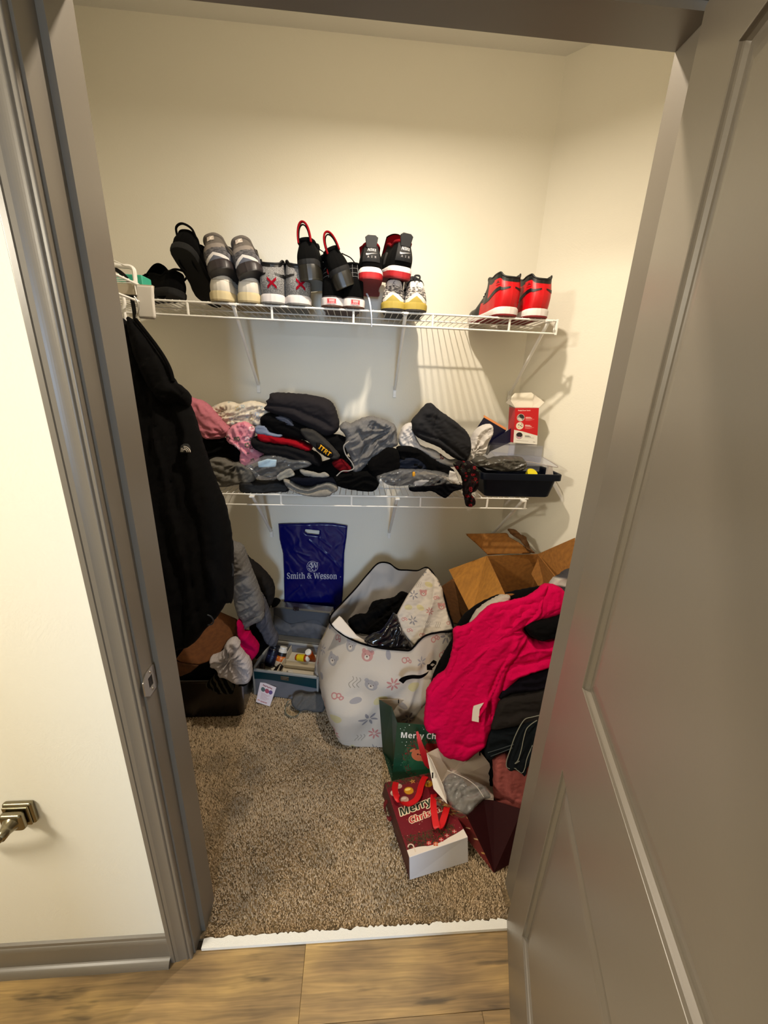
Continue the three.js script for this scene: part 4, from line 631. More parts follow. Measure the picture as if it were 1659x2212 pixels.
// ---------- right end of the lower shelf ----------
{
  const t = thing('plastic_tub', 'dark navy plastic tub on the right end of the lower shelf', 'tub', [.694, 1.0705, -1.035]);
  const m = new THREE.MeshPhysicalMaterial({ color: 0x050b18, roughness: .5, specularIntensity: .35, side: THREE.DoubleSide });
  part(t, 'body', tray([[.146, .07, 0, .02], [.150, .075, .004, .02], [.166, .088, .082, .022], [.172, .093, .083, .022], [.183, .100, .0845, .024], [.184, .101, .082, .024], [.184, .101, .108, .024], [.181, .098, .1105, .024], [.172, .090, .110, .022], [.168, .088, .104, .02], [.150, .074, .008, .018]], true, true), m);
}
{
  const t = thing('product_box', 'red and white product box with open flaps standing in the navy tub', 'box'), z = -1.06;
  const A = atZ(1113, 881, z), Bq = atZ(1164, 881, z), C = atZ(1160, 960, z), D = atZ(1109, 956, z);
  const face = canvas(512, 768, (c, w, h) => { c.fillStyle = '#c8141d'; c.fillRect(0, 0, w, h); c.fillStyle = '#e9e4da'; c.beginPath(); c.moveTo(0, 480); c.lineTo(w, 580); c.lineTo(w, h); c.lineTo(0, h); c.fill();
    c.fillStyle = '#f4dcd6'; c.font = 'bold 34px sans-serif'; c.fillText('ReplyClear Sonic', 62, 68);
    const disc = (x, y, f) => { c.fillStyle = '#efe6da'; c.beginPath(); c.arc(x, y, 82, 0, 7); c.fill(); c.save(); c.beginPath(); c.arc(x, y, 76, 0, 7); c.clip(); f(x, y); c.restore(); };
    disc(130, 212, (x, y) => { c.fillStyle = '#8b8580'; c.fillRect(x - 80, y - 80, 160, 160); c.fillStyle = '#2b2726'; c.beginPath(); c.ellipse(x + 26, y - 30, 66, 42, .5, 0, 7); c.fill(); c.fillStyle = '#d9d2c6'; c.beginPath(); c.ellipse(x - 16, y + 36, 56, 26, .5, 0, 7); c.fill(); });
    disc(120, 392, (x, y) => { c.fillStyle = '#e6dcc4'; c.fillRect(x - 80, y - 80, 160, 160); for (const [a, b, k] of [[-24, -22, '#2f3b4c'], [14, -4, '#33343c'], [44, 12, '#5a2f30'], [44, -40, '#b0303a'], [-22, 34, '#d5b64e']]) { c.fillStyle = k; c.beginPath(); c.arc(x + a, y + b, 12, 0, 7); c.fill(); } });
    disc(118, 610, (x, y) => { c.fillStyle = '#b9a6ac'; c.fillRect(x - 80, y - 80, 160, 160); c.fillStyle = '#1d1719'; c.beginPath(); c.ellipse(x + 4, y - 20, 66, 50, 0, 0, 7); c.fill(); c.fillStyle = '#d79aa4'; c.beginPath(); c.arc(x, y + 40, 18, 0, 7); c.fill(); });
    c.fillStyle = '#f2c9c4'; for (const [y, q] of [[200, '#f5d5d0'], [372, '#f5d5d0']]) { c.fillStyle = q; c.fillRect(236, y, 110, 11); c.fillRect(236, y + 18, 140, 11); c.fillStyle = '#e08a88'; for (let i = 0; i < 3; i++) c.fillRect(236, y + 42 + i * 15, 190 - i * 40, 6); }
    c.fillStyle = '#5a5450'; c.fillRect(240, 596, 100, 11); c.fillRect(240, 614, 130, 11); c.fillStyle = '#9a928a'; c.fillRect(240, 636, 200, 6); c.fillRect(60, 712, 260, 6); c.fillRect(420, 716, 50, 12); });
  const back = V(-.006, 0, -.055), paper = std(0xded6c6, { roughness: .75 }), red = std(0xb5323a, { roughness: .5 });
  part(t, 'front_panel', slab([D, C, Bq, A], .0012, [[0, 0], [1, 0], [1, 1], [0, 1]]), std(0xffffff, { map: face, roughness: .45 }));
  const up = (p) => p.clone().add(back);
  part(t, 'side_panel', slab([up(D), D, A, up(A)], .0012), red); part(t, 'side_panel', slab([C, up(C), up(Bq), Bq], .0012), paper);
  part(t, 'back_panel', slab([up(C), up(D), up(A), up(Bq)], .0012), paper); part(t, 'base_panel', slab([D, up(D), up(C), C], .0012), paper);
  const rise = (x, y, z) => V(x, y, z);
  part(t, 'flap', slab([up(A), up(Bq), atZ(1153, 852, z - .075), atZ(1148, 848, z - .076), atZ(1112, 849, z - .076), atZ(1105, 857, z - .075), atZ(1106, 868, z - .062)], .001), std(0xe6dfce, { roughness: .7 }), 'cream back flap');
  part(t, 'flap', slab([A, up(A), atZ(1100, 861, z - .03), atZ(1093, 870, z)], .001), std(0x9d968a, { roughness: .8 }));
  part(t, 'flap', slab([up(Bq), Bq, atZ(1176, 869, z + .004), atZ(1170, 864, z - .04), atZ(1154, 852, z - .056)], .001), paper);
}
{
  const t = thing('folder_box', 'navy box with an orange edge leaning behind the tub', 'box'), z = -1.11;
  const q = [[1017, 944], [1052, 984], [1093, 930], [1045, 902]].map(p => atZ(...p, z)), d = V(.008, .002, -.03);
  const navy = std(0x0a0b2e, { roughness: .35 });
  part(t, 'face', slab(q, .003), navy); part(t, 'top_edge', slab([q[3], q[2], q[2].clone().add(V(.006, .008, -.014)), q[3].clone().add(V(.004, .009, -.014))], .003), std(0xd98c50, { roughness: .6 }), 'orange edge');
  part(t, 'flap', slab([[1050, 979], [1064, 951], [1104, 925], [1105, 954]].map(p => atZ(...p, z + .02)), .003), navy);
}
{
  const t = thing('clear_organizer', 'clear plastic drawer box under the red and white product box', 'organizer');
  const z = -1.02, y1 = 1.293, y0 = 1.178;
  part(t, 'shell', box(.56, .805, y0, y1, z - .07, z), clearHard);
  part(t, 'divider', box(.674, .677, y0, y1 - .002, z - .068, z - .002), clearHard);
  const lid = clearHard; part(t, 'lid', slab([V(.60, 1.232, -.985), V(.872, 1.206, -.985), V(.862, 1.228, -1.12), V(.60, 1.248, -1.12)], .002), lid); part(t, 'lid_rim', tube([V(.60, 1.232, -.985), V(.74, 1.226, -.985), V(.872, 1.206, -.985), V(.862, 1.228, -1.12)], .0017, 30, 6), std(0xa79d9a, { roughness: .25 }));
}
wear('plastic_sack', 'grey crinkled plastic bag bundled on the left side of the tub', 'bag', [[1019, 997], [1038, 984], [1058, 990], [1078, 986], [1104, 985], [1127, 988], [1135, 1003], [1128, 1014], [1105, 1018], [1078, 1017], [1046, 1010], [1028, 1006]], std(0x4a4741, { roughness: .32 }), { z: -.99, front: .035, back: .05, R: .025, folds: [[.010, 60, 8, 1.2], [.006, 140, -30, 1]], seed: 60 });
{
  const t = thing('yellow_lid', 'bright yellow ribbed cap standing up in the tub', 'cap', [.752, 1.168, -.985]); t.rotation.set(R(38), 0, R(-8));
  const s = new THREE.Shape(); for (let i = 0; i < 72; i++) { const a = i / 36 * Math.PI, r = .0235 + (i % 2 ? .0006 : 0); s[i ? 'lineTo' : 'moveTo'](r * Math.cos(a), r * Math.sin(a)); } s.closePath();
  const g = new THREE.ExtrudeGeometry(s, { depth: .014, bevelEnabled: true, bevelSize: .0012, bevelThickness: .0012, bevelSegments: 2 }); g.rotateX(-Math.PI / 2); part(t, 'cap', g, std(0xe2d106, { roughness: .45 }));
  part(t, 'disc', new THREE.CylinderGeometry(.0185, .0185, .001, 30).translate(0, .0157, 0), std(0xdccb05, { roughness: .4 }));
  part(t, 'bottle_neck', new THREE.CylinderGeometry(.02, .021, .02, 24).translate(0, -.01, 0), M.white);
}
solo('carton', 'small white carton at the right rim of the tub', 'box', slab([[1180, 1027], [1193, 1027], [1191, 1006], [1184, 1004]].map(p => atZ(...p, -.985)), .02), std(0xbdb4ae, { roughness: .6 }));

// ---------- the left corner: side shelf, hanging hardware, jacket ----------
{
  const t = thing('side_shelf', 'end of the white wire shelf along the left wall, seen past the door jamb', 'shelf');
  for (const [x, y] of [[-.712, 1.794], [-.712, 1.746], [-.90, 1.794], [-1.13, 1.794]]) part(t, 'rail', rod(V(x, y, -.76), V(x, y, -.16), .0036, 8), M.wire);
  const wg = rod(V(-1.135, 1.798, 0), V(-.712, 1.798, 0), .0016, 6); for (let i = 0; i < 22; i++) part(t, 'wire', wg, M.wire).position.z = -.75 + i * GAP;
  part(t, 'closet_rod', rod(V(-.80, 1.735, -.75), V(-.80, 1.735, -.14), .011, 14), M.wire);
  const z = -.72; part(t, 'cross_bar', slab([[256, 635], [330, 639], [331, 617], [248, 612]].map(p => atZ(...p, z)), .014), std(0xb9ae98, { roughness: .5 }));
  part(t, 'corner_plate', puff([[294, 616], [331, 618], [334, 650], [337, 686], [334, 690], [303, 688], [299, 684], [296, 650]], { z: z + .004, sharp: 1, R: .004, front: .006, back: .004, cell: .004 }), std(0xcfcac2, { roughness: .42 }), 'white plastic corner plate');
  part(t, 'bent_tube', tube([atZ(238, 571, z - .02), atZ(264, 575, z - .02), atZ(282, 577, z - .02), atZ(289, 583, z - .02), atZ(291, 596, z - .02), atZ(293, 614, z - .02)], .0065, 40, 10), M.wire);
  part(t, 'tie_wire', tube([atZ(242, 561, z - .03), atZ(270, 574, z - .01), atZ(286, 580, z + .01), atZ(290, 610, z + .012), atZ(295, 637, z + .012)], .0018, 40, 6), M.wire);
}
solo('storage_case', 'mint green case on the side shelf behind the white bent tube', 'case', rbox(.16, .032, .06, .004, -.80, 1.816, -.80), std(0x3fae90, { roughness: .5 }));
solo('strap', 'black strap crossing the mint case', 'strap', ribbon([atZ(243, 578, -.75), atZ(262, 590, -.745), atZ(276, 606, -.742), atZ(284, 640, -.735), atZ(290, 672, -.735), atZ(292, 697, -.735)], .006, .002, V(1, 0, 0)), std(0x060506, { roughness: .8 }));
{
  const t = thing('clothes_hanger', 'cream wooden hanger with a steel hook, holding the black jacket', 'hanger'), z = -.66;
  part(t, 'hook', tube([atZ(290, 640, z), atZ(297, 652, z), atZ(300, 664, z), atZ(298, 674, z), atZ(295, 683, z), atZ(296, 697, z)], .0021, 40, 8), M.steel);
  part(t, 'neck', tube([atZ(295, 693, z), atZ(298, 700, z), atZ(303, 710, z), atZ(312, 724, z - .004), atZ(330, 748, z - .02)], .0085, 24, 10), std(0xcdb98f, { roughness: .5 }));
}
{
  const t = thing('plastic_hanger', 'white twisted plastic hangers bunched beside the jamb', 'hanger'), z = -.69;
  part(t, 'hook', tube([[266, 640], [269, 655], [267, 668], [270, 682], [270, 700], [273, 716]].map(p => atZ(...p, z)), .0052, 40, 8), M.wire);
  part(t, 'arm', tube([[271, 690], [273, 705], [276, 712], [270, 730]].map(p => atZ(...p, z + .006)), .006, 20, 8), M.white);
}
{
  const t = thing('jacket', 'long black fleece jacket hanging at the left behind the door jamb', 'jacket');
  const O = { at: [-.55, 1.2, -.585], n: [.16, .27, .95] }, blk = cloth(0x060505, { roughness: .9 });
  part(t, 'body', puff([[250, 690], [275, 694], [300, 720], [340, 770], [385, 830], [408, 868], [428, 930], [447, 990], [470, 1050], [486, 1092], [500, 1165], [503, 1230], [502, 1290], [498, 1306], [492, 1300], [474, 1326], [440, 1364], [416, 1391], [392, 1400], [330, 1405], [250, 1100], [230, 850]], { ...O, front: .055, back: .12, R: .06, cell: .008, folds: [[.012, 16, 97, .6], [.004, 40, 80, 1]], creases: [[[[300, 780], [330, 880], [352, 960], [388, 1110], [412, 1230], [437, 1385]], .006, .012], [[[306, 790], [337, 890], [359, 965], [396, 1110], [421, 1230], [444, 1375]], .004, -.012], [[[370, 990], [420, 994], [455, 992]], .002, -.003], [[[300, 968], [345, 975]], .002, -.004]], seed: 70 }), blk);
  part(t, 'hood', puff([[280, 690], [294, 694], [306, 708], [330, 740], [352, 772], [366, 793], [378, 822], [396, 836], [409, 848], [411, 862], [404, 876], [388, 872], [362, 876], [340, 862], [318, 830], [300, 790], [284, 740]], { at: [-.55, 1.2, -.535], n: [.16, .27, .95], front: .045, back: .06, R: .04, folds: [[.006, 26, 60, .8]], creases: [[[[298, 700], [335, 752], [362, 800], [372, 830], [400, 858]], .004, -.014], [[[330, 850], [372, 862], [402, 866]], .004, -.01]], seed: 72 }), blk);
  part(t, 'shoulder_edge', tube([[293, 690], [312, 714], [336, 745], [356, 775], [368, 800], [374, 824]].map(p => meet(...p, V(-.55, 1.2, -.50), V(.16, .27, .95).normalize())), .006, 40, 8), blk);
  const logo = canvas(256, 256, (c) => { c.fillStyle = '#0a0908'; c.fillRect(0, 0, 256, 256); c.strokeStyle = '#cfc5b8'; c.lineWidth = 15; for (const r of [66, 100, 134]) { c.beginPath(); c.arc(98, 214, r, -1.62, .02); c.stroke(); } c.fillStyle = '#cfc5b8'; c.font = 'bold 30px sans-serif'; c.fillText('THE', 20, 138); c.fillText('NORTH', 6, 172); c.fillText('FACE', 14, 206); });
  part(t, 'logo_embroidery', puff([[390, 963], [398, 958], [408, 959], [412, 968], [413, 979], [389, 979]], { at: [-.55, 1.2, -.503], n: [.16, .27, .95], sharp: 1, R: .004, front: .004, back: .003, cell: .004, uvq: [[388, 957], [414, 957], [388, 981]] }), std(0xffffff, { map: logo, roughness: .8 }), 'pale embroidered half dome');
  part(t, 'zip_pull', tube([[502, 1217], [504, 1230], [503, 1244]].map(p => atZ(...p, -.46)), .003, 12, 6), std(0x1a1918));
  part(t, 'drawcord', tube([[448, 1328], [456, 1332], [461, 1341], [458, 1348], [449, 1350]].map(p => atZ(...p, -.36)), .0022, 30, 6), std(0x050505));
}
// ---------- left floor ----------
{
  const t = thing('cardboard_box', 'brown cardboard box tipped under the black jacket', 'box'), O = { at: [-.60, .33, -.72], n: [.25, .62, .75] };
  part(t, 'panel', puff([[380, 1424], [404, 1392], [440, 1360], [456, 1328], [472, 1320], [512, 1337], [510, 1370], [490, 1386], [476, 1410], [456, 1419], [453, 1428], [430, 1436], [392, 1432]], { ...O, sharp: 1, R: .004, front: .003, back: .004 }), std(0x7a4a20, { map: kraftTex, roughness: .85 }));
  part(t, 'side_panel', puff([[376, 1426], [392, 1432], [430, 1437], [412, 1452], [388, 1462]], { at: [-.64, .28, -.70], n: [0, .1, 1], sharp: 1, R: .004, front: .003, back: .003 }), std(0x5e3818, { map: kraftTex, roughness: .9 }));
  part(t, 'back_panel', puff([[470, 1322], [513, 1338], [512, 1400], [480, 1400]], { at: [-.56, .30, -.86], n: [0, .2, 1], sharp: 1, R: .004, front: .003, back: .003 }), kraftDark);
}
{
  const t = thing('storage_bin', 'smoky dark plastic storage bin on the carpet at the left', 'bin', [-.735, .004, -.955]);
  const m = new THREE.MeshPhysicalMaterial({ color: 0x0d090b, roughness: .22, side: THREE.DoubleSide, clearcoat: .4, clearcoatRoughness: .25 });
  part(t, 'body', tray([[.176, .142, 0, .03], [.180, .147, .006, .03], [.192, .160, .215, .03], [.200, .168, .217, .03], [.201, .169, .232, .03], [.196, .164, .234, .03], [.188, .156, .21, .028], [.174, .142, .01, .028]], true, true), m);
}
wear('striped_shirt', 'olive and black striped cloth showing at the front of the dark bin', 'clothing', [[444, 1480], [456, 1468], [468, 1452], [486, 1452], [496, 1470], [504, 1496], [498, 1498], [487, 1497], [474, 1497], [460, 1489]], cloth(0xffffff, { map: canvas(256, 64, (c) => { const k = ['#3d3a30', '#0b0a0a', '#4a4538', '#0b0a0a']; for (let i = 0; i < 8; i++) { c.fillStyle = k[i % 4]; c.fillRect(i * 32, 0, i % 4 === 1 ? 32 : 24, 64); } }) }), { z: -.775, front: .012, back: .03, R: .014, folds: [.005, 60, 60, 1], seed: 2, uvq: [[444, 1452], [506, 1470], [470, 1500]] });
wear('dark_bundle', 'black clothing filling the dark storage bin', 'clothing', [[392, 1440], [430, 1432], [470, 1420], [510, 1424], [540, 1440], [541, 1468], [505, 1480], [440, 1490], [404, 1490]], cloth(0x050405), { z: -.86, front: .05, back: .08, R: .05, folds: [.012, 30, 10, 1], seed: 80 });
wear('white_shirt', 'crumpled white cloth hanging over the edge of the dark bin', 'clothing', [[456, 1419], [470, 1415], [480, 1408], [486, 1393], [495, 1383], [508, 1381], [518, 1392], [517, 1400], [530, 1417], [541, 1431], [544, 1460], [538, 1470], [514, 1472], [490, 1461], [475, 1457], [472, 1447], [464, 1440], [457, 1437]], cloth(0xd6cdcd), { z: -.745, front: .03, back: .035, R: .025, folds: [[.014, 46, -35, 1], [.006, 110, 20, 1]], fk: .4, fans: [[[499, 1421], 12, .030, .075], [[505, 1392], 8, .014, .03], [[532, 1450], 8, .012, .03]], creases: [[[[459, 1434], [480, 1428], [499, 1418]], .004, -.014], [[[476, 1452], [492, 1436], [501, 1420]], .004, -.012], [[[505, 1425], [528, 1440], [540, 1456]], .004, -.012], [[[488, 1396], [500, 1404], [496, 1414]], .004, -.014]], seed: 82 });
wear('pink_cloth', 'small hot pink cloth between the dark bin and the grey sleeve', 'clothing', [[512, 1341], [519, 1345], [525, 1356], [528, 1367], [539, 1369], [543, 1378], [552, 1389], [560, 1404], [553, 1415], [539, 1428], [527, 1418], [518, 1398], [517, 1379], [512, 1355]], cloth(0xc2004f), { z: -.80, front: .022, back: .04, R: .02, folds: [.008, 40, -50, 1], creases: [[[[516, 1350], [522, 1385], [535, 1405]], .004, .008]], seed: 84 });
{
  const t = thing('grey_sweatshirt', 'heather grey sweatshirt sleeve with a ribbed cuff hanging below the black jacket', 'clothing');
  part(t, 'sleeve', puff([[490, 1165], [503, 1172], [522, 1180], [535, 1211], [547, 1242], [560, 1275], [569, 1308], [568, 1326], [548, 1330], [530, 1338], [516, 1324], [508, 1300], [502, 1265], [494, 1214]], { z: -.86, front: .045, back: .05, R: .045, folds: [[.008, 30, 30, 1], [.004, 80, -40, 1]], creases: [[[[514, 1312], [540, 1300], [560, 1292]], .005, .01], [[[512, 1290], [535, 1284], [556, 1268]], .005, -.01]], seed: 86 }), heather(0x8d8a88));
  part(t, 'cuff', puff([[513, 1322], [530, 1334], [550, 1326], [568, 1322], [570, 1334], [548, 1345], [530, 1355], [521, 1338]], { z: -.845, front: .03, back: .03, R: .02, folds: [.003, 150, 70, .2], seed: 3 }), heather(0x8a8785));
}
wear('blue_grey_sweatshirt', 'blue-grey sleeve hanging behind the heather grey cuff', 'clothing', [[560, 1275], [570, 1292], [580, 1318], [591, 1358], [601, 1380], [596, 1392], [578, 1387], [565, 1364], [554, 1344], [569, 1330], [570, 1305]], heather(0x686974), { z: -.93, front: .03, back: .04, R: .025, folds: [.008, 40, 60, 1], seed: 88 });
wear('charcoal_jacket', 'charcoal jacket hanging in shadow behind the grey sleeve', 'clothing', [[515, 1180], [535, 1208], [563, 1232], [589, 1264], [592, 1290], [582, 1312], [572, 1285], [556, 1262]], cloth(0x24211f), { z: -1.0, front: .03, back: .06, R: .03, folds: [.010, 30, 60, 1], seed: 90 });
wear('dark_scarf', 'black scarf heaped beside the open case', 'clothing', [[540, 1350], [566, 1360], [585, 1388], [575, 1400], [556, 1420], [548, 1400], [545, 1375]], cloth(0x070506), { z: -.95, front: .03, back: .06, R: .03, folds: [.010, 40, 40, 1], seed: 91 });
solo('black_strap', 'short black strap end beside the lid of the open case', 'strap', puff([[586, 1296], [596, 1291], [606, 1296], [598, 1309], [588, 1312]], { z: -1.13, R: .008, front: .006, back: .006 }), cloth(0x050505));
// open metal case with a teal band, its tray, and what lies in it
{
  const yaw = R(-11), cx = -.348, cz = -1.030, HW = .168, HD = .118, HT = .158;
  const t = thing('tool_case', 'open aluminium case with a teal band and lid up, below the blue bag', 'case', [cx, .006, cz]); t.rotation.y = yaw;
  const alu = std(0xb4b3ae, { roughness: .35, metalness: .3 }), grey = std(0x75757a, { roughness: .5 }), inner = std(0x9a9a9e, { roughness: .7 }), teal = std(0x06343c, { roughness: .35 });
  const wallB = (x0, x1, y0, y1, z0, z1, m, n = 'wall') => part(t, n, box(x0, x1, y0, y1, z0, z1), m);
  wallB(-HW, HW, 0, .004, -HD, HD, grey, 'floor_panel'); wallB(-HW, HW, 0, HT - .012, HD - .005, HD, grey, 'front_panel'); wallB(-HW, HW, 0, HT - .012, -HD, -HD + .005, grey, 'back_panel');
  wallB(-HW, -HW + .005, 0, HT - .012, -HD, HD, grey, 'end_panel'); wallB(HW - .005, HW, 0, HT - .012, -HD, HD, grey, 'end_panel');
  { const s = new THREE.Shape(); s.moveTo(-HW + .004, .145); s.lineTo(HW - .004, .145); s.lineTo(HW - .004, .088); s.quadraticCurveTo(.03, .098, -.06, .104); s.quadraticCurveTo(-.13, .106, -HW + .004, .098); s.closePath(); const g = new THREE.ExtrudeGeometry(s, { depth: .002, bevelEnabled: false }); g.translate(0, 0, HD); part(t, 'teal_band', g, teal, 'dark teal band'); }
  for (const [a, b, c, d] of [[-HW - .003, HW + .003, HD - .008, HD + .003], [-HW - .003, HW + .003, -HD - .003, -HD + .008]]) { part(t, 'rim', rbox(b - a, .014, d - c, .003, 0, HT - .006, (c + d) / 2), alu); }
  for (const s of [-1, 1]) part(t, 'rim', rbox(.011, .014, HD * 2 + .006, .003, s * (HW - .002), HT - .006, 0), alu);
  for (const [x, z] of [[-HW, HD], [HW, HD]]) part(t, 'corner_strip', rbox(.010, HT - .01, .010, .003, x - Math.sign(x) * .003, HT / 2 - .006, z - .002), alu);
  part(t, 'latch', merge([rbox(.042, .022, .005, .002, .0, .128, HD + .004), rbox(.022, .014, .005, .002, 0, .127, HD + .0075)]), std(0x8b8578, { roughness: .35, metalness: .9 }));
  // tray
  const cream = std(0xcfc4ad, { roughness: .55 });
  wallB(-HW + .006, HW - .006, .092, .096, -HD + .006, HD - .006, std(0xcfc7b6, { roughness: .6 }), 'tray_floor');
  part(t, 'tray_wall', box(-.052, -.049, .07, .142, -HD + .008, HD - .008), cream); 
  part(t, 'tray_trough', loft([[-.045, .014], [HW - .008, .014]].map(([x]) => { const p = []; for (let i = 0; i <= 12; i++) { const a = Math.PI * i / 12; p.push(V(x, .125 - .03 * Math.sin(a), .002 + .018 * Math.cos(a))); } for (let i = 12; i >= 0; i--) { const a = Math.PI * i / 12; p.push(V(x, .125 - .033 * Math.sin(a) , .002 + .021 * Math.cos(a))); } return p; }), false), cream);
  // lid, standing open, with its pocket
  const lid = new THREE.Group(); lid.name = 'lid'; lid.position.set(0, HT, -HD + .002); lid.rotation.x = R(-3); t.add(lid);
  part(lid, 'lid_panel', box(-HW, HW, .004, .205, -.042, -.038), std(0x55575d, { roughness: .7 }));
  for (const [a, b, c, d] of [[-HW, HW, .198, .212], [-HW, HW, 0, .012]]) part(lid, 'lid_rim', merge([rbox(b - a + .006, .008, .055, .003, 0, (c + d) / 2, -.024), rbox(b - a + .006, .004, .056, .0015, 0, (c + d) / 2 + .006, -.024)]), std(0xa3a097, { roughness: .3, metalness: .8 }));
  for (const s of [-1, 1]) part(lid, 'lid_side', box(s * HW - .003, s * HW + .003, .006, .206, -.05, .002), alu);
  part(lid, 'lid_latch', merge([rbox(.03, .02, .012, .003, -.02, .212, .006), tube([V(-.034, .218, .01), V(-.02, .205, .016), V(-.006, .218, .01)], .003, 12, 6)]), std(0x2d2226, { roughness: .4, metalness: .5 }));
  part(lid, 'lid_pocket', sheet(24, 50, (u, v) => V(lerp(-HW + .01, HW - .01, u), lerp(.012, .118 + .02 * Math.cos(u * 6.28 * 1.5) - .012 * Math.abs(Math.sin(u * 8)), v), -.040 + .016 * Math.sin(Math.PI * v) + .006 * N3(u * 14, v * 3, 4) + .006 * v)), cloth(0x75767c, { roughness: .6 }), 'gathered grey pocket');
  // contents (things of their own)
  const put = (name, label, cat, x, y, z, rx, ry, rz) => { const k = thing(name, label, cat); const p = V(x, y, z).applyAxisAngle(V(0, 1, 0), yaw); k.position.set(cx + p.x, y + .006, cz + p.z); k.rotation.set(R(rx), yaw + R(ry), R(rz), 'YXZ'); return k; };
  const bottle = (k, r, h, body, capM, capH, lab) => { part(k, 'body', lathe([[0, 0], [r * .92, 0], [r, .003], [r, h * .78], [r * .9, h * .86], [r * .62, h * .9], [r * .62, h * .93]]), body); part(k, 'cap', lathe([[0, h + .001 + capH * .0], [r * .78, h], [r * .82, h - .003], [r * .82, h - capH], [r * .6, h - capH]].reverse()), capM); if (lab) part(k, 'label', lathe([[r * 1.012, h * .14], [r * 1.012, h * .72]]), lab); };
  const wrapTex = (bg, f) => canvas(512, 128, (c) => { c.fillStyle = bg; c.fillRect(0, 0, 512, 128); f(c); });
  bottle(put('vitamin_bottle', 'dark navy bottle at the left end of the case tray', 'bottle', -.128, .100, .012, -24, 0, -12), .030, .105, std(0x0a0b1e, { roughness: .25 }), std(0x0b0b16, { roughness: .35 }), .022, std(0xffffff, { roughness: .4, map: wrapTex('#0b0d26', c => { c.fillStyle = '#39406e'; for (let i = 0; i < 9; i++) c.fillRect(20 + i * 56, 40, 36, 8), c.fillRect(20 + i * 56, 60, 28, 5); }) }));
  bottle(put('supplement_bottle', 'white bottle with an orange label beside the navy bottle', 'bottle', -.078, .098, .010, -30, 0, -8), .0235, .100, std(0xdad5cc, { roughness: .4 }), std(0xdcd8d0, { roughness: .4 }), .022, std(0xffffff, { roughness: .45, map: wrapTex('#d0661a', c => { c.fillStyle = '#17120f'; c.fillRect(0, 0, 512, 40); c.fillStyle = '#e8dccb'; c.fillRect(0, 100, 512, 28); c.fillStyle = '#eea04a'; for (let i = 0; i < 6; i++) c.fillRect(14 + i * 84, 56, 50, 14); }) }));
  const amber = new THREE.MeshPhysicalMaterial({ color: 0xb8480a, roughness: .15, transmission: .35, thickness: .01, attenuationColor: new THREE.Color(.6, .16, .01), attenuationDistance: .02, side: THREE.DoubleSide });
  bottle(put('pill_bottle', 'amber pill bottle with a yellow label lying across the tray', 'bottle', .005, .128, -.035, 0, -12, -78), .0185, .075, amber, std(0xe3ded5, { roughness: .45 }), .016, std(0xffffff, { map: wrapTex('#e0c312', c => { c.fillStyle = '#a88a10'; for (let i = 0; i < 40; i++) c.fillRect((i * 53) % 500, (i * 29) % 120, 26, 4); }), roughness: .5 }));
  bottle(put('pill_bottle', 'amber pill bottle with its white cap up, nearest the printed bag', 'bottle', .085, .100, -.062, 22, 0, 10), .020, .085, amber, std(0xe6e2da, { roughness: .45 }), .018);
  bottle(put('dropper_bottle', 'small dark brown bottle at the front left of the tray', 'bottle', -.135, .106, .085, -60, 20, 0), .014, .055, std(0x1c0f08, { roughness: .25 }), std(0x0c0a0a), .014);
  bottle(put('dropper_bottle', 'small dark bottle under the orange-labelled bottle', 'bottle', -.075, .106, .085, -64, -30, 0), .016, .06, std(0x140d0c, { roughness: .2 }), std(0x0c0a0a), .014);
  { const k = put('tape_roll', 'white ribbed roll of tape at the tray front', 'tape', .005, .110, .068, 62, 10, 60); part(k, 'roll', lathe([[.008, -.012], [.017, -.012], [.0175, .012], [.008, .012], [.008, -.012]]), std(0xd4cfc4, { roughness: .7 })); part(k, 'core', lathe([[.0078, -.0122], [.0078, .0122]]), std(0x4a3226)); }
  { const k = put('glue_stick', 'off-white capped tube lying at the tray front', 'tube', .04, .105, .078, 0, 16, 82); part(k, 'barrel', lathe([[0, 0], [.009, 0], [.009, .045], [0, .045]]), std(0xc9c2b4, { roughness: .5 })); part(k, 'cap', lathe([[.0095, .036], [.0095, .056], [0, .056]]), std(0x4c1e18, { roughness: .5 })); }
}
{ // leaflet leaning on the case
  const tx = canvas(256, 320, (c) => { c.fillStyle = '#ddd3dc'; c.fillRect(0, 0, 256, 320); c.fillStyle = '#8a4450'; for (let i = 0; i < 9; i++) c.fillRect(50 + i * 17, 28 + (i % 3) * 3, 11, 22); for (const [x, k] of [[66, '#4f6468'], [130, '#a24660'], [192, '#5f4a86']]) { c.fillStyle = k; c.beginPath(); c.arc(x, 104, 33, 0, 7); c.fill(); } c.fillStyle = '#b48b9a'; for (let i = 0; i < 6; i++) c.fillRect(52, 160 + i * 17, 150 - (i % 3) * 22, 5); c.fillStyle = '#c97f6e'; c.fillRect(18, 272, 40, 12); c.fillStyle = '#a04a50'; for (let i = 0; i < 7; i++) c.fillRect(74 + i * 17, 274 + (i % 2) * 3, 11, 20); });
  const q = [[553, 1516], [583, 1526], [597, 1485], [563, 1471]], zz = [-.885, -.868, -.915, -.945], P = q.map((p, i) => atZ(...p, zz[i])); P[0].y = Math.max(.006, P[0].y);
  solo('leaflet', 'small white carton panel with three coloured dots leaning on the case', 'leaflet', slab(P, .004, [[0, 0], [1, 0], [1, 1], [0, 1]]), std(0xffffff, { map: tx, roughness: .6 }));
}
wear('grey_sock', 'grey sock lying on the carpet between the case and the printed bag', 'sock', [[629, 1514], [636, 1502], [650, 1496], [668, 1499], [690, 1495], [700, 1500], [700, 1536], [678, 1537], [660, 1534], [648, 1536], [635, 1528]], cloth(0x6d6b69), { at: [-.26, .03, -.845], n: [0, .55, .85], front: .022, back: .02, R: .02, folds: [.005, 50, 60, 1], seed: 5 });
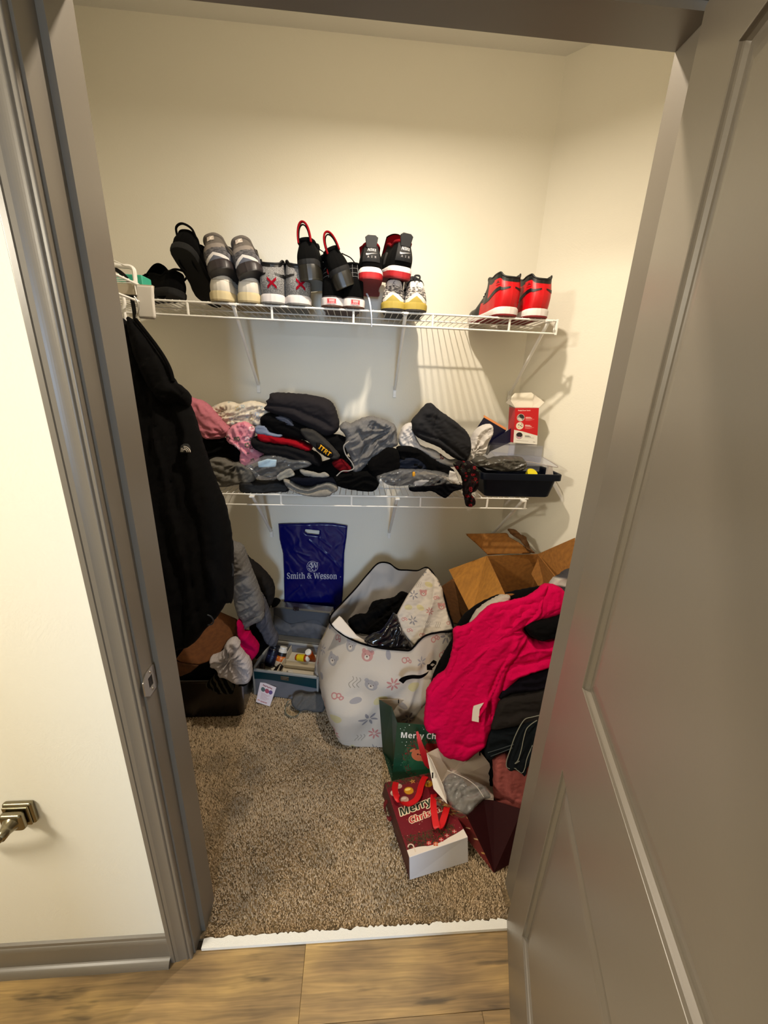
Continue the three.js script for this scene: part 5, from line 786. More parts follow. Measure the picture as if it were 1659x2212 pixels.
solo('plastic_band', 'curled clear plastic band on the carpet in front of the sock', 'band', ribbon([[627, 1512, .045], [622, 1516, .03], [617, 1528, .018], [618, 1540, .012], [630, 1547, .012], [643, 1544, .014], [648, 1532, .02], [641, 1527, .03]].map(([x, y, h]) => atY(x, y, h)), .011, .0012, V(0, .7, .7)), new THREE.MeshPhysicalMaterial({ color: 0xb9cfc9, roughness: .3, transmission: .5, thickness: 0, side: THREE.DoubleSide }));
// blue shop bag against the back wall
{
  const tx = canvas(768, 1024, (c) => { c.fillStyle = '#05095a'; c.fillRect(0, 0, 768, 1024); c.fillStyle = c.strokeStyle = '#b9b9c4'; c.font = 'bold 96px serif'; c.textAlign = 'center'; c.save(); c.translate(372, 612); c.scale(.735, 1); c.fillText('Smith & Wesson', 0, 0); c.restore(); c.beginPath(); c.arc(700, 588, 5, 0, 7); c.fill();
    c.lineWidth = 5; c.beginPath(); c.arc(376, 470, 62, 0, 7); c.stroke(); c.lineWidth = 7; c.font = 'bold 84px serif'; c.fillText('S', 352, 500); c.fillText('W', 398, 482); c.lineWidth = 6; c.beginPath(); c.arc(376, 448, 26, 3.3, 6.1); c.stroke(); c.beginPath(); c.arc(362, 498, 20, 0, 3.5); c.stroke(); c.beginPath(); c.arc(394, 498, 20, -.3, 3.2); c.stroke(); for (const x of [328, 424]) { c.beginPath(); c.arc(x, 470, 4, 0, 7); c.fill(); } });
  const t = thing('shopping_bag', 'glossy dark blue plastic shop bag standing against the back wall', 'bag'), gl = new THREE.MeshPhysicalMaterial({ color: 0xffffff, map: tx, roughness: .2, specularIntensity: .75, side: THREE.DoubleSide });
  part(t, 'sheet', puff([[601, 1131], [625, 1130], [660, 1130], [690, 1129], [720, 1130], [751, 1135], [749, 1160], [744, 1195], [743, 1240], [741, 1280], [737, 1318], [676, 1322], [613, 1318], [614, 1290], [613, 1240], [611, 1195], [604, 1165]], { at: [-.26, .6, -1.250], n: [0, .012, 1], sharp: 1, R: .012, front: .010, back: .006, cell: .004, holes: [[[659, 1144], [662, 1143], [690, 1146], [689, 1155], [664, 1152], [659, 1148]]], folds: [[.005, 9, 40, 1.2], [.0012, 34, -60, 1.3]], crisp: 1, fk: 1, creases: [[[[668, 1165], [705, 1195], [735, 1225]], .004, .004], [[[640, 1190], [668, 1200]], .004, .003], [[[690, 1160], [715, 1180]], .003, .003], [[[620, 1290], [650, 1265]], .004, .003]], seed: 93, uvq: [[601, 1130], [751, 1132], [607, 1322]] }), gl);
}
// ---------- big printed storage bag ----------
const nurseryTex = canvas(2048, 1024, (c, w, h) => {
  c.fillStyle = '#cfc7bd'; c.fillRect(0, 0, w, h); const q = rng(77); const G = '#8d8a90', P = '#c08482', Y = '#cbc285', L = '#a09da2';
  const petal = (x, y, r, n, k, col) => { c.fillStyle = col; for (let i = 0; i < n; i++) { c.save(); c.translate(x, y); c.rotate(i * 6.283 / n + k); c.beginPath(); c.ellipse(r * .62, 0, r * .42, r * .15, 0, 0, 7); c.fill(); c.restore(); } };
  const bear = (x, y, r, col) => { c.fillStyle = col; c.globalAlpha = .8; for (const s of [-1, 1]) { c.beginPath(); c.arc(x + s * r * .75, y - r * .6, r * .36, 0, 7); c.fill(); } c.beginPath(); c.ellipse(x, y, r, r * .85, 0, 0, 7); c.fill(); c.globalAlpha = 1; c.fillStyle = '#d8d0c6'; c.beginPath(); c.ellipse(x, y + r * .25, r * .42, r * .34, 0, 0, 7); c.fill(); c.fillStyle = '#5a4a48'; c.beginPath(); c.arc(x, y + r * .14, r * .13, 0, 7); c.fill(); for (const s of [-1, 1]) { c.beginPath(); c.arc(x + s * r * .38, y - r * .14, r * .07, 0, 7); c.fill(); } };
  const squig = (x, y, r, col) => { c.strokeStyle = col; c.lineWidth = 2.5; for (let m = 0; m < 3; m++) { c.beginPath(); for (let i = 0; i <= 14; i++) { const a = i / 14; c[i ? 'lineTo' : 'moveTo'](x + m * 16 + Math.sin(a * 7) * 7, y + a * r * 1.6); } c.stroke(); } };
  const rings = (x, y, r, col) => { c.strokeStyle = col; c.lineWidth = 5; for (const [a, b, k] of [[0, 0, .5], [r * .7, -r * .3, .35], [r * 1.2, .1, .28]]) { c.beginPath(); c.arc(x + a, y + b, r * k, 0, 7); c.stroke(); } };
  let i = 0; for (let gy = 0; gy < 10; gy++) for (let gx = 0; gx < 20; gx++) { const x = gx * 103 + (gy % 2) * 50 + q() * 40, y = gy * 103 + 24 + q() * 50, k = Math.floor(q() * 8); i++;
    if (k === 0) petal(x, y, 40, 6, q(), G); else if (k === 1) bear(x, y, 30, q() < .5 ? P : L); else if (k === 2) petal(x, y, 32, 7, q(), P); else if (k === 3) { c.fillStyle = Y; c.globalAlpha = .7; c.beginPath(); c.ellipse(x, y, 22, 34, q() * 3, 0, 7); c.fill(); c.globalAlpha = 1; } else if (k === 4) squig(x, y, 32, '#8c8578'); else if (k === 5) petal(x, y, 28, 6, q(), L); else if (k === 6) rings(x, y, 24, P); else { c.fillStyle = L; c.beginPath(); c.ellipse(x, y, 13, 24, q() * 3, 0, 7); c.fill(); } }
});
{
  const t = thing('fabric_bag', 'large white zip-top storage bag printed with flowers and bears, gaping open', 'bag');
  const outer = std(0xf4f0ea, { map: nurseryTex, roughness: .72, bumpMap: paintBump, bumpScale: .0003 }), inside = std(0xb9b2ac, { roughness: .8 }), black = cloth(0x0a0708);
  // control sections from base to rim: the base is a rounded rectangle, the rim the sagging opening read from the photograph
  const rimPts = [[712, 1342, -.92], [722, 1356, -.865], [745, 1374, -.79], [780, 1390, -.735], [820, 1400, -.70], [860, 1404, -.675], [888, 1404, -.66], [898, 1392, -.66], [918, 1374, -.675], [950, 1366, -.70], [978, 1361, -.735], [968, 1320, -.82], [955, 1276, -.90], [924, 1227, -.99], [903, 1233, -1.03], [880, 1232, -1.07], [858, 1230, -1.09], [842, 1218, -1.10], [820, 1216, -1.10], [795, 1240, -1.09], [768, 1272, -1.07], [738, 1304, -1.02], [716, 1328, -.96]].map(p => atZ(...p));
  const rimC = new THREE.CatmullRomCurve3(rimPts, true, 'centripetal'), NB = 120, NR = 26, rim = []; for (let i = 0; i < NB; i++) rim.push(rimC.getPointAt(i / NB));
  const baseC = new THREE.CatmullRomCurve3([[-.15, -.98], [-.135, -.84], [-.105, -.70], [-.085, -.645], [-.03, -.628], [.08, -.62], [.19, -.61], [.27, -.605], [.325, -.62], [.345, -.69], [.35, -.80], [.345, -.93], [.33, -1.03], [.28, -1.09], [.18, -1.10], [.05, -1.10], [-.06, -1.09], [-.12, -1.06]].map(p => V(p[0], .008, p[1])), true, 'centripetal');
  const base = []; for (let i = 0; i < NB; i++) base.push(baseC.getPointAt(i / NB));
  let off = 0, best = 1e9; for (let k = 0; k < NB; k++) { let d = 0; for (let i = 0; i < NB; i += 6) { const a = rim[i], b = base[(i + k) % NB]; d += (a.x - b.x) ** 2 + (a.z - b.z) ** 2; } if (d < best) best = d, off = k; }
  const cen = V(.1, 0, -.87), fold = (a, v) => { const w = Math.sin(Math.PI * v); return w * (.017 * N3(Math.cos(a) * 2.2, v * 3.2 + a * .3, 4) * 1.6 + .014 * (1 - 2 * Math.abs(N3(Math.cos(a) * 3.4 + v * 2.2, Math.sin(a) * 3.4 - v * 1.4, 9))) + .004 * N3(a * 5, v * 14, 2)); };
  const P = (i, v, e = 0) => { i = ((i % NB) + NB) % NB; const a = base[(i + off) % NB], b = rim[i], p = a.clone().lerp(b, v); const n = V(p.x - cen.x, 0, p.z - cen.z).normalize(), left = sm(.05, -.12, p.x), front = sm(-.85, -.66, p.z); p.addScaledVector(n, .075 * left * Math.pow(Math.sin(Math.PI * Math.min(1, v * 1.05)), 1) * (1 - .4 * v) + .02 * front * Math.sin(Math.PI * v) + fold(i / NB * 6.283, v) + e); return p; };
  let arc = [0]; for (let i = 1; i <= NB; i++) arc.push(arc[i - 1] + base[i % NB].distanceTo(base[i - 1]));
  const wall = sheet(NR, NB, (u, v, i) => P(i, v)), uv = wall.attributes.uv, pp = wall.attributes.position; for (let j = 0; j <= NR; j++) for (let i = 0; i <= NB; i++) { const k = j * (NB + 1) + i; uv.setXY(k, arc[i] / 1.75, (pp.getY(k)) / .875 + .06); }
  part(t, 'outer_wall', wall, outer);
  part(t, 'inner_wall', turn(sheet(NR, NB, (u, v, i) => P(i, lerp(.2, .998, v), -.004))), inside);
  part(t, 'base', sheet(2, NB, (u, v, i) => base[i % NB].clone().lerp(V(.1, .008, -.86), v)), inside);
  part(t, 'piping', tube(rim.filter((_, i) => i % 2 === 0).map(p => p.clone().add(V(0, .001, 0))), .0042, 220, 8, true), black, 'black piping round the opening');
  // front corner folded over, printed side up
  part(t, 'folded_flap', puff([[924, 1227], [905, 1252], [880, 1286], [862, 1318], [853, 1336], [866, 1362], [880, 1380], [896, 1396], [905, 1382], [936, 1370], [979, 1360], [968, 1330], [958, 1290], [956, 1272], [945, 1250]], { at: [.25, .60, -.80], n: [-.18, .48, .86], sharp: 1, R: .012, front: .012, back: .008, cell: .005, folds: [.012, 14, 65, .8], fk: 1, seed: 97, creases: [[[[940, 1240], [935, 1300], [906, 1384]], .008, .014]], uvq: [[700, 1000], [1180, 1000], [700, 1240]] }), outer);
  part(t, 'flap_piping', tube([[897, 1394], [906, 1383], [925, 1376], [950, 1370], [979, 1361]].map(p => meet(...p, V(.25, .60, -.775), V(-.18, .48, .86).normalize())), .0036, 30, 8), black);
  part(t, 'turned_hem', puff([[716, 1348], [733, 1330], [738, 1334], [770, 1372], [806, 1395], [780, 1389], [745, 1373], [724, 1358]], { at: [-.06, .50, -.80], n: [.3, .75, .6], sharp: 1, R: .006, front: .004, back: .003, cell: .004 }), std(0xd9cfc4, { roughness: .7 }));
  part(t, 'handle', ribbon([[866, 1473, -.595], [874, 1466, -.585], [890, 1462, -.575], [908, 1462, -.57], [921, 1455, -.57], [930, 1445, -.575], [941, 1434, -.585], [937, 1430, -.59], [929, 1436, -.59], [928, 1447, -.60]].map(p => atZ(...p)), .011, .002, V(.3, .9, .3)), black, 'black strap handle');
}
wear('black_sweater', 'black clothing heaped inside the printed bag', 'clothing', [[752, 1340], [775, 1325], [790, 1325], [805, 1300], [825, 1294], [850, 1290], [866, 1278], [885, 1285], [880, 1320], [860, 1350], [850, 1375], [800, 1372], [765, 1365]], cloth(0x060505), { at: [.08, .50, -.92], n: [0, .7, .7], front: .03, back: .10, R: .05, folds: [[.018, 24, 30, 1], [.008, 60, -40, 1]], seed: 101 });
solo('shoe_box_lid', 'rounded pale grey container among the black clothes in the printed bag', 'container', loft([[.040, 0], [.044, .01], [.044, .022], [.038, .030], [.02, .034]].map(([r, y]) => { const c = atZ(786, 1361, -.88), p = []; for (let i = 0; i < 28; i++) { const a = i / 28 * 6.283; p.push(c.clone().add(V(r * Math.cos(a), y - .01, r * .8 * Math.sin(a)))); } return p; }), true, true), std(0xb3ada6, { roughness: .55 }));
solo('black_plastic_bag', 'shiny dark plastic bag standing in the mouth of the printed bag', 'bag', puff([[786, 1384], [800, 1370], [822, 1360], [838, 1340], [850, 1322], [856, 1325], [868, 1356], [884, 1386], [890, 1400], [868, 1403], [830, 1400], [800, 1394]], { at: [.13, .50, -.74], n: [0, .5, .86], R: .02, front: .02, back: .03, folds: [[.012, 22, 60, 1], [.004, 70, 20, 1]], crisp: 1, seed: 103 }), new THREE.MeshPhysicalMaterial({ color: 0x111014, roughness: .16, side: THREE.DoubleSide, clearcoat: .5, clearcoatRoughness: .1 }));
// ---------- big open cardboard box ----------
{
  const t = thing('carton', 'large open cardboard box with raised flaps in the right back corner', 'box'); t.name = 'cardboard_box_001'; used.cardboard_box = 2;
  const y = .75, BL = atY(1052, 1201, y), BR = atY(1162, 1197, y), FL = atY(1090, 1284, y + .005), FR = BR.clone().add(FL.clone().sub(BL)), dn = p => V(p.x, .01, p.z), th = .005;
  part(t, 'wall', slab([dn(BL), dn(BR), BR, BL], th), kraft); part(t, 'wall', slab([dn(FL), dn(BL), BL, FL], th), kraft);
  part(t, 'wall', slab([dn(BR), dn(FR), FR, BR], th), kraft); part(t, 'wall', slab([dn(FL), dn(FR), FR, FL], th), kraft);
  part(t, 'base', slab([dn(BL), dn(BR), dn(FR), dn(FL)], th), kraft);
  const lp = (a, b) => (p, z) => atZ(p[0], p[1], z);
  part(t, 'flap', slab([BL, FL, atZ(1019, 1330, -.70), atZ(970, 1231, -.99)], .004), std(0xb9812f, { map: kraftTex, roughness: .85 }));
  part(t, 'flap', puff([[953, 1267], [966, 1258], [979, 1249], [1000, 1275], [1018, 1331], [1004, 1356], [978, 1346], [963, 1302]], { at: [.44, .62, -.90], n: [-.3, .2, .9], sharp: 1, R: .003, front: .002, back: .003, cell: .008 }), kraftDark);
  part(t, 'flap', puff([[1004, 1153], [1060, 1152], [1096, 1151], [1100, 1160], [1122, 1172], [1140, 1186], [1150, 1196], [1100, 1196], [1054, 1199], [1030, 1176]], { at: [BL.x, BL.y, BL.z - .004], n: [0, .25, 1], sharp: 1, R: .003, front: .002, back: .003, cell: .008 }), kraft);
  part(t, 'torn_edge', puff([[1096, 1143], [1104, 1142], [1114, 1145], [1124, 1153], [1136, 1160], [1140, 1170], [1146, 1184], [1156, 1195], [1146, 1194], [1132, 1178], [1122, 1166], [1106, 1156]], { at: [BL.x, BL.y, BL.z + .006], n: [0, .3, 1], R: .006, front: .006, back: .004, cell: .004, folds: [.006, 60, -40, 1], seed: 3 }), std(0x7a5530, { map: kraftTex, roughness: .9 }), 'torn flap edge');
  part(t, 'flap', slab([BR, atZ(1242, 1162, -.86), atZ(1234, 1228, -.80), atZ(1187, 1250, -.90)], .004), kraft);
  part(t, 'inner_fold', slab([atZ(1148, 1240, -1.0), BR.clone().add(V(.004, -.004, .01)), atZ(1187, 1250, -.90), atZ(1164, 1268, -.92)], .003), kraft);
}
// ---------- heap of clothes at the right ----------
const HP = { at: [.55, .55, -.52], n: [-.22, .36, .91] };
const back = (d) => ({ at: [.55, .55 - d * .36, -.52 - d * .91], n: [-.22, .36, .91] });
wear('clothes_heap', 'dark clothing at the bottom of the heap behind the door', 'clothing', [[1000, 1330], [1060, 1290], [1180, 1262], [1260, 1240], [1290, 1400], [1260, 1560], [1200, 1720], [1130, 1790], [1060, 1740], [1020, 1640], [960, 1600], [930, 1480], [975, 1380]], cloth(0x070607), { ...back(.075), front: .02, back: .05, R: .05, cell: .009, folds: [.010, 18, 40, 1], seed: 110 });
wear('white_shirt', 'white cloth with black marks peeking out above the pink hoodie', 'clothing', [[1012, 1352], [1020, 1330], [1040, 1308], [1066, 1292], [1090, 1283], [1102, 1288], [1096, 1302], [1060, 1316], [1036, 1336]], cloth(0xc2b6a8), { ...back(.05), front: .03, back: .04, R: .02, folds: [.006, 40, 30, 1], seed: 111 });
wear('grey_shirt', 'grey and white cloth at the back of the heap next to the door edge', 'clothing', [[1188, 1268], [1196, 1250], [1212, 1240], [1232, 1228], [1250, 1240], [1246, 1300], [1220, 1300], [1204, 1284]], cloth(0xffffff, { map: canvas(128, 128, (c) => { c.fillStyle = '#a9a39b'; c.fillRect(0, 0, 128, 128); c.fillStyle = '#3c3a3d'; for (let i = 0; i < 9; i++) c.fillRect(0, i * 15, 128, 5 + (i % 3) * 3); }) }), { ...back(.04), front: .03, back: .05, R: .02, folds: [.010, 40, -30, 1], seed: 112 });
{
  const t = thing('pink_hoodie', 'hot pink hoodie spread over the heap of clothes with its care tag out', 'clothing'), pk = cloth(0xdc0050, { bumpScale: .0018 });
  part(t, 'body', puff([[981, 1356], [1000, 1352], [1020, 1342], [1040, 1322], [1060, 1306], [1090, 1300], [1110, 1296], [1140, 1288], [1158, 1276], [1172, 1264], [1178, 1260], [1196, 1262], [1210, 1268], [1220, 1282], [1222, 1310], [1214, 1324], [1190, 1332], [1166, 1340], [1142, 1348], [1130, 1354], [1142, 1372], [1164, 1384], [1190, 1378], [1216, 1370], [1212, 1400], [1200, 1432], [1180, 1440], [1150, 1450], [1120, 1462], [1098, 1484], [1080, 1512], [1070, 1545], [1056, 1582], [1048, 1606], [1030, 1618], [1016, 1630], [1002, 1637], [985, 1634], [962, 1628], [946, 1612], [942, 1598], [940, 1578], [930, 1578], [918, 1568], [917, 1550], [920, 1520], [921, 1490], [930, 1480], [946, 1462], [962, 1446], [972, 1420], [978, 1390]], { ...HP, front: .055, back: .05, R: .05, cell: .005, fk: 1.0, folds: [[.009, 11, 62, .9], [.002, 48, 60, 1]], creases: [
    [[[1098, 1400], [1074, 1440], [1050, 1500], [1060, 1540]], .007, -.024], [[[1110, 1380], [1082, 1430], [1062, 1480], [1030, 1530]], .010, .022], [[[1125, 1390], [1090, 1445], [1076, 1500], [1060, 1560]], .005, -.018],
    [[[1090, 1430], [1140, 1424], [1200, 1404]], .006, -.016], [[[1100, 1456], [1150, 1438], [1204, 1424]], .008, .014], [[[1110, 1410], [1150, 1396], [1190, 1392]], .006, .012],
    [[[1050, 1500], [1040, 1550], [1044, 1600]], .008, .016], [[[1080, 1440], [1060, 1490], [1050, 1540]], .005, -.014], [[[985, 1590], [1010, 1600], [1040, 1590]], .006, -.010]], fans: [[[1136, 1362], 10, .012, .12]], seed: 114 }), pk);
  part(t, 'back_panel', puff([[981, 1356], [1000, 1352], [1020, 1342], [1040, 1322], [1060, 1306], [1090, 1299], [1110, 1295], [1140, 1287], [1158, 1275], [1174, 1262], [1182, 1264], [1178, 1290], [1172, 1316], [1168, 1336], [1150, 1346], [1130, 1355], [1090, 1386], [1052, 1424], [1012, 1458], [985, 1482], [966, 1490], [956, 1470], [966, 1444], [974, 1418], [979, 1388]], { ...back(-.032), front: .022, back: .03, R: .022, fk: 1, folds: [[.008, 13, 55, .9], [.002, 48, 60, 1]], creases: [[[[1000, 1440], [1060, 1390], [1130, 1330]], .012, .010], [[[1150, 1300], [1100, 1340], [1050, 1390]], .006, -.010], [[[1020, 1350], [1010, 1400], [985, 1450]], .010, -.008]], fans: [[[1172, 1336], 12, .010, .09]], seed: 133 }), pk);
  part(t, 'sleeve', puff([[955, 1452], [985, 1448], [1008, 1466], [1001, 1492], [990, 1522], [984, 1558], [975, 1586], [958, 1584], [940, 1579], [929, 1577], [917, 1566], [916, 1545], [920, 1512], [923, 1488], [936, 1468]], { ...back(-.016), front: .030, back: .03, R: .020, fk: 1, folds: [[.010, 13, 78, .8], [.002, 50, 70, 1]], creases: [[[[944, 1490], [956, 1540], [950, 1578]], .012, -.012], [[[1000, 1470], [975, 1500], [966, 1550]], .008, .008]], seed: 134 }), pk);
  part(t, 'hood', puff([[1128, 1352], [1140, 1326], [1152, 1306], [1164, 1290], [1174, 1272], [1190, 1264], [1212, 1270], [1222, 1286], [1220, 1312], [1196, 1322], [1180, 1330], [1158, 1342]], { ...back(-.03), front: .03, back: .03, R: .03, folds: [.008, 36, 70, 1], creases: [[[[1178, 1266], [1172, 1290], [1170, 1310], [1178, 1330]], .004, -.016]], seed: 115 }), pk);
  part(t, 'care_tag', slab([[1023, 1525], [1045, 1518], [1036, 1532], [1034, 1560], [1019, 1557], [1021, 1534]].map(p => meet(...p, V(.55, .55, -.52).addScaledVector(V(-.22, .36, .91), .075), V(...HP.n).normalize())), .0015), std(0xd0c6ba, { roughness: .6 }), 'white care tag');
}
wear('black_hat', 'black knitted bundle lying on the pink hoodie by the door edge', 'clothing', [[1134, 1352], [1142, 1344], [1164, 1338], [1190, 1334], [1222, 1326], [1216, 1376], [1188, 1378], [1170, 1384], [1150, 1376], [1138, 1364]], cloth(0x050405), { ...back(-.045), front: .035, back: .04, R: .03, folds: [.006, 50, 10, 1], seed: 116 });
wear('navy_trousers', 'dark navy cloth tucked under the pink hoodie', 'clothing', [[1072, 1500], [1092, 1478], [1120, 1462], [1150, 1450], [1184, 1440], [1210, 1434], [1200, 1480], [1176, 1484], [1140, 1492], [1100, 1496], [1080, 1508]], cloth(0x0c0812), { ...back(-.02), front: .03, back: .05, R: .02, folds: [.008, 40, 15, 1], seed: 117 });
wear('charcoal_sweatshirt', 'dark grey folded sweatshirt between the navy cloth and the jeans', 'clothing', [[1080, 1508], [1100, 1500], [1140, 1494], [1176, 1486], [1200, 1480], [1190, 1550], [1176, 1556], [1130, 1562], [1100, 1568], [1060, 1572], [1066, 1545]], cloth(0x262220), { ...back(-.03), front: .03, back: .06, R: .025, folds: [.004, 24, 10, 1], seed: 118 });
{
  const t = thing('jeans', 'black denim jeans with pale outlined seams, hanging out of the heap', 'clothing'), dn = cloth(0x11161a), seam = cloth(0x9a9a8c);
  part(t, 'waist', puff([[1058, 1574], [1100, 1568], [1130, 1562], [1180, 1556], [1186, 1600], [1140, 1606], [1110, 1612], [1076, 1622], [1062, 1636], [1050, 1634], [1046, 1614]], { ...back(-.02), front: .03, back: .05, R: .018, folds: [.005, 40, 0, 1], seed: 119 }), dn);
  part(t, 'leg', puff([[1180, 1552], [1160, 1554], [1136, 1558], [1120, 1578], [1108, 1608], [1099, 1634], [1094, 1654], [1100, 1662], [1112, 1660], [1122, 1666], [1132, 1672], [1140, 1650], [1160, 1620], [1180, 1590]], { ...back(-.055), front: .022, back: .03, R: .014, folds: [.006, 40, 70, 1], seed: 120 }), dn);
  const line = (l, h) => tube(l.map(p => meet(...p, V(.55, .55 + h * .36, -.52 + h * .91), V(...HP.n).normalize())), .0016, 50, 6);
  part(t, 'seam', line([[1166, 1545], [1150, 1549], [1135, 1553], [1126, 1564], [1112, 1592], [1103, 1618], [1094, 1646], [1095, 1658], [1104, 1661], [1110, 1658], [1118, 1664], [1128, 1670], [1133, 1662], [1138, 1640], [1152, 1606]], .078), seam, 'pale seam');
  part(t, 'seam', line([[1160, 1556], [1148, 1564], [1138, 1574], [1132, 1592], [1126, 1620], [1118, 1644], [1112, 1650], [1122, 1644]], .082), seam, 'pale seam');
  part(t, 'stitching', merge([line([[1054, 1626], [1080, 1618], [1110, 1608]], .062), line([[1060, 1634], [1086, 1624], [1112, 1614]], .062)]), cloth(0x4a5052));
}
wear('dusty_pink_trousers', 'dusty pink cloth hanging below the jeans beside the maroon bag', 'clothing', [[1068, 1632], [1092, 1628], [1110, 1640], [1150, 1640], [1140, 1700], [1128, 1740], [1120, 1746], [1098, 1738], [1076, 1732], [1068, 1722], [1066, 1680]], cloth(0xa85a54), { ...back(-.01), front: .03, back: .05, R: .02, folds: [.004, 24, 80, 1], creases: [[[[1070, 1718], [1090, 1716], [1106, 1722]], .003, -.014], [[[1100, 1660], [1096, 1700], [1112, 1732]], .004, .006]], seed: 121 });
// ---------- gift bags ----------
const word = (c, s, x, y, px, fill, edge, font = 'italic bold', rot = 0) => { c.save(); c.translate(x, y); c.rotate(rot); c.font = `${font} ${px}px sans-serif`; c.textAlign = 'center'; c.lineJoin = 'round'; c.strokeStyle = edge; c.lineWidth = px * .16; c.strokeText(s, 0, 0); c.fillStyle = fill; c.fillText(s, 0, 0); c.restore(); };
const sprig = (c, q, x, y, w, h, n, cols) => { for (let i = 0; i < n; i++) { const a = x + (q() - .5) * w, b = y + (q() - .5) * h, t = q() * 6.3; c.strokeStyle = cols[Math.floor(q() * cols.length)]; c.lineWidth = 3; c.beginPath(); c.moveTo(a, b); c.lineTo(a + 22 * Math.cos(t), b + 22 * Math.sin(t)); c.stroke(); } };
{
  const tx = canvas(512, 512, (c, w, h) => { const q = rng(8); c.fillStyle = '#17402c'; c.fillRect(0, 0, w, h); for (let i = 0; i < 110; i++) { c.fillStyle = `rgba(235,240,235,${.3 + .7 * q()})`; c.beginPath(); c.arc(q() * w, q() * h, 1 + 3 * q(), 0, 7); c.fill(); }
    c.fillStyle = '#24573a'; c.beginPath(); c.arc(280, 300, 210, 0, 7); c.fill(); for (let i = 0; i < 70; i++) { const a = i / 70 * 6.283; sprig(c, q, 280 + 190 * Math.cos(a), 300 + 180 * Math.sin(a), 50, 50, 6, ['#0d2418', '#163622', '#1f4a30', '#8a1420']); }
    c.fillStyle = '#8a141c'; c.fillRect(250, 150, 262, 200); c.fillStyle = '#b98d3a'; c.beginPath(); c.ellipse(420, 190, 60, 24, -.2, 0, 7); c.fill(); c.fillStyle = '#c8704c'; c.beginPath(); c.ellipse(200, 260, 62, 50, .2, 0, 7); c.fill(); c.beginPath(); c.ellipse(240, 290, 34, 26, 0, 0, 7); c.fill(); for (const s of [-1, 1]) { c.beginPath(); c.ellipse(200 + s * 56, 220, 26, 11, s * .6, 0, 7); c.fill(); } c.fillStyle = '#1e1210'; c.beginPath(); c.arc(190, 252, 7, 0, 7); c.arc(226, 250, 7, 0, 7); c.arc(244, 282, 9, 0, 7); c.fill(); c.strokeStyle = '#6e1a20'; c.lineWidth = 8; for (const s of [-1, 1]) { c.beginPath(); c.moveTo(200 + s * 24, 214); c.lineTo(200 + s * 50, 166); c.moveTo(200 + s * 38, 190); c.lineTo(200 + s * 70, 182); c.stroke(); }
    c.fillStyle = '#d8d6e4'; c.beginPath(); c.ellipse(380, 320, 110, 44, -.1, 0, 7); c.fill(); c.fillStyle = '#6e1430'; for (let i = 0; i < 4; i++) c.fillRect(250 + i * 60, 352 + i * 6, 44, 14);
    word(c, 'Merry Christmas', 300, 112, 66, '#efece4', '#17402c', 'bold', -.04); });
  const t = thing('gift_bag', 'dark green open Christmas gift bag under the hem of the pink hoodie', 'gift bag'), paper = std(0xb9a68e, { roughness: .75 }), green = std(0x123322, { roughness: .4 });
  const bTL = atZ(819, 1511, -.615), bTR = bTL.clone().add(V(.265, -.012, .0)), fBL = V(.128, .008, -.462), fBR = fBL.clone().add(V(.262, 0, -.008)), bBL = V(.10, .008, -.60), bBR = bBL.clone().add(V(.262, 0, 0));
  const fTL = atZ(858, 1561, -.475), fTR = fTL.clone().add(V(.25, -.03, .004));
  part(t, 'back_panel', slab([bBL, bBR, bTR, bTL], .0014), paper, 'pale inside face');
  part(t, 'front_panel', slab([fBL, fBR, fTR, fTL], .0014, [[0, 0], [1, 0], [1, 1], [0, 1]]), std(0xffffff, { map: tx, roughness: .35 }));
  const mid = atZ(846, 1527, -.55), midB = bBL.clone().lerp(fBL, .5).add(V(.028, 0, 0));
  part(t, 'side_panel', slab([bBL, midB, mid, bTL], .0014), green); part(t, 'side_panel', slab([midB, fBL, fTL, mid], .0014), green);
  part(t, 'side_panel', slab([bBR, fBR, fTR, bTR], .0014), green); part(t, 'base_panel', slab([bBL, bBR, fBR, fBL], .0014), green);
  part(t, 'handle_slot', slab([[860, 1511], [862, 1511], [862, 1519], [860, 1519]].map(p => atZ(...p, -.612)), .001), cloth(0x1a1416));
  part(t, 'ribbon_handle', ribbon([[901, 1580, -.45], [906, 1600, -.43], [914, 1625, -.42], [922, 1650, -.425], [927, 1660, -.44]].map(p => atZ(...p)), v => .004 + .008 * Math.sin(Math.PI * v), .002, V(1, .2, .2)), std(0xb00d1c, { roughness: .55 }), 'red ribbon handle');
}
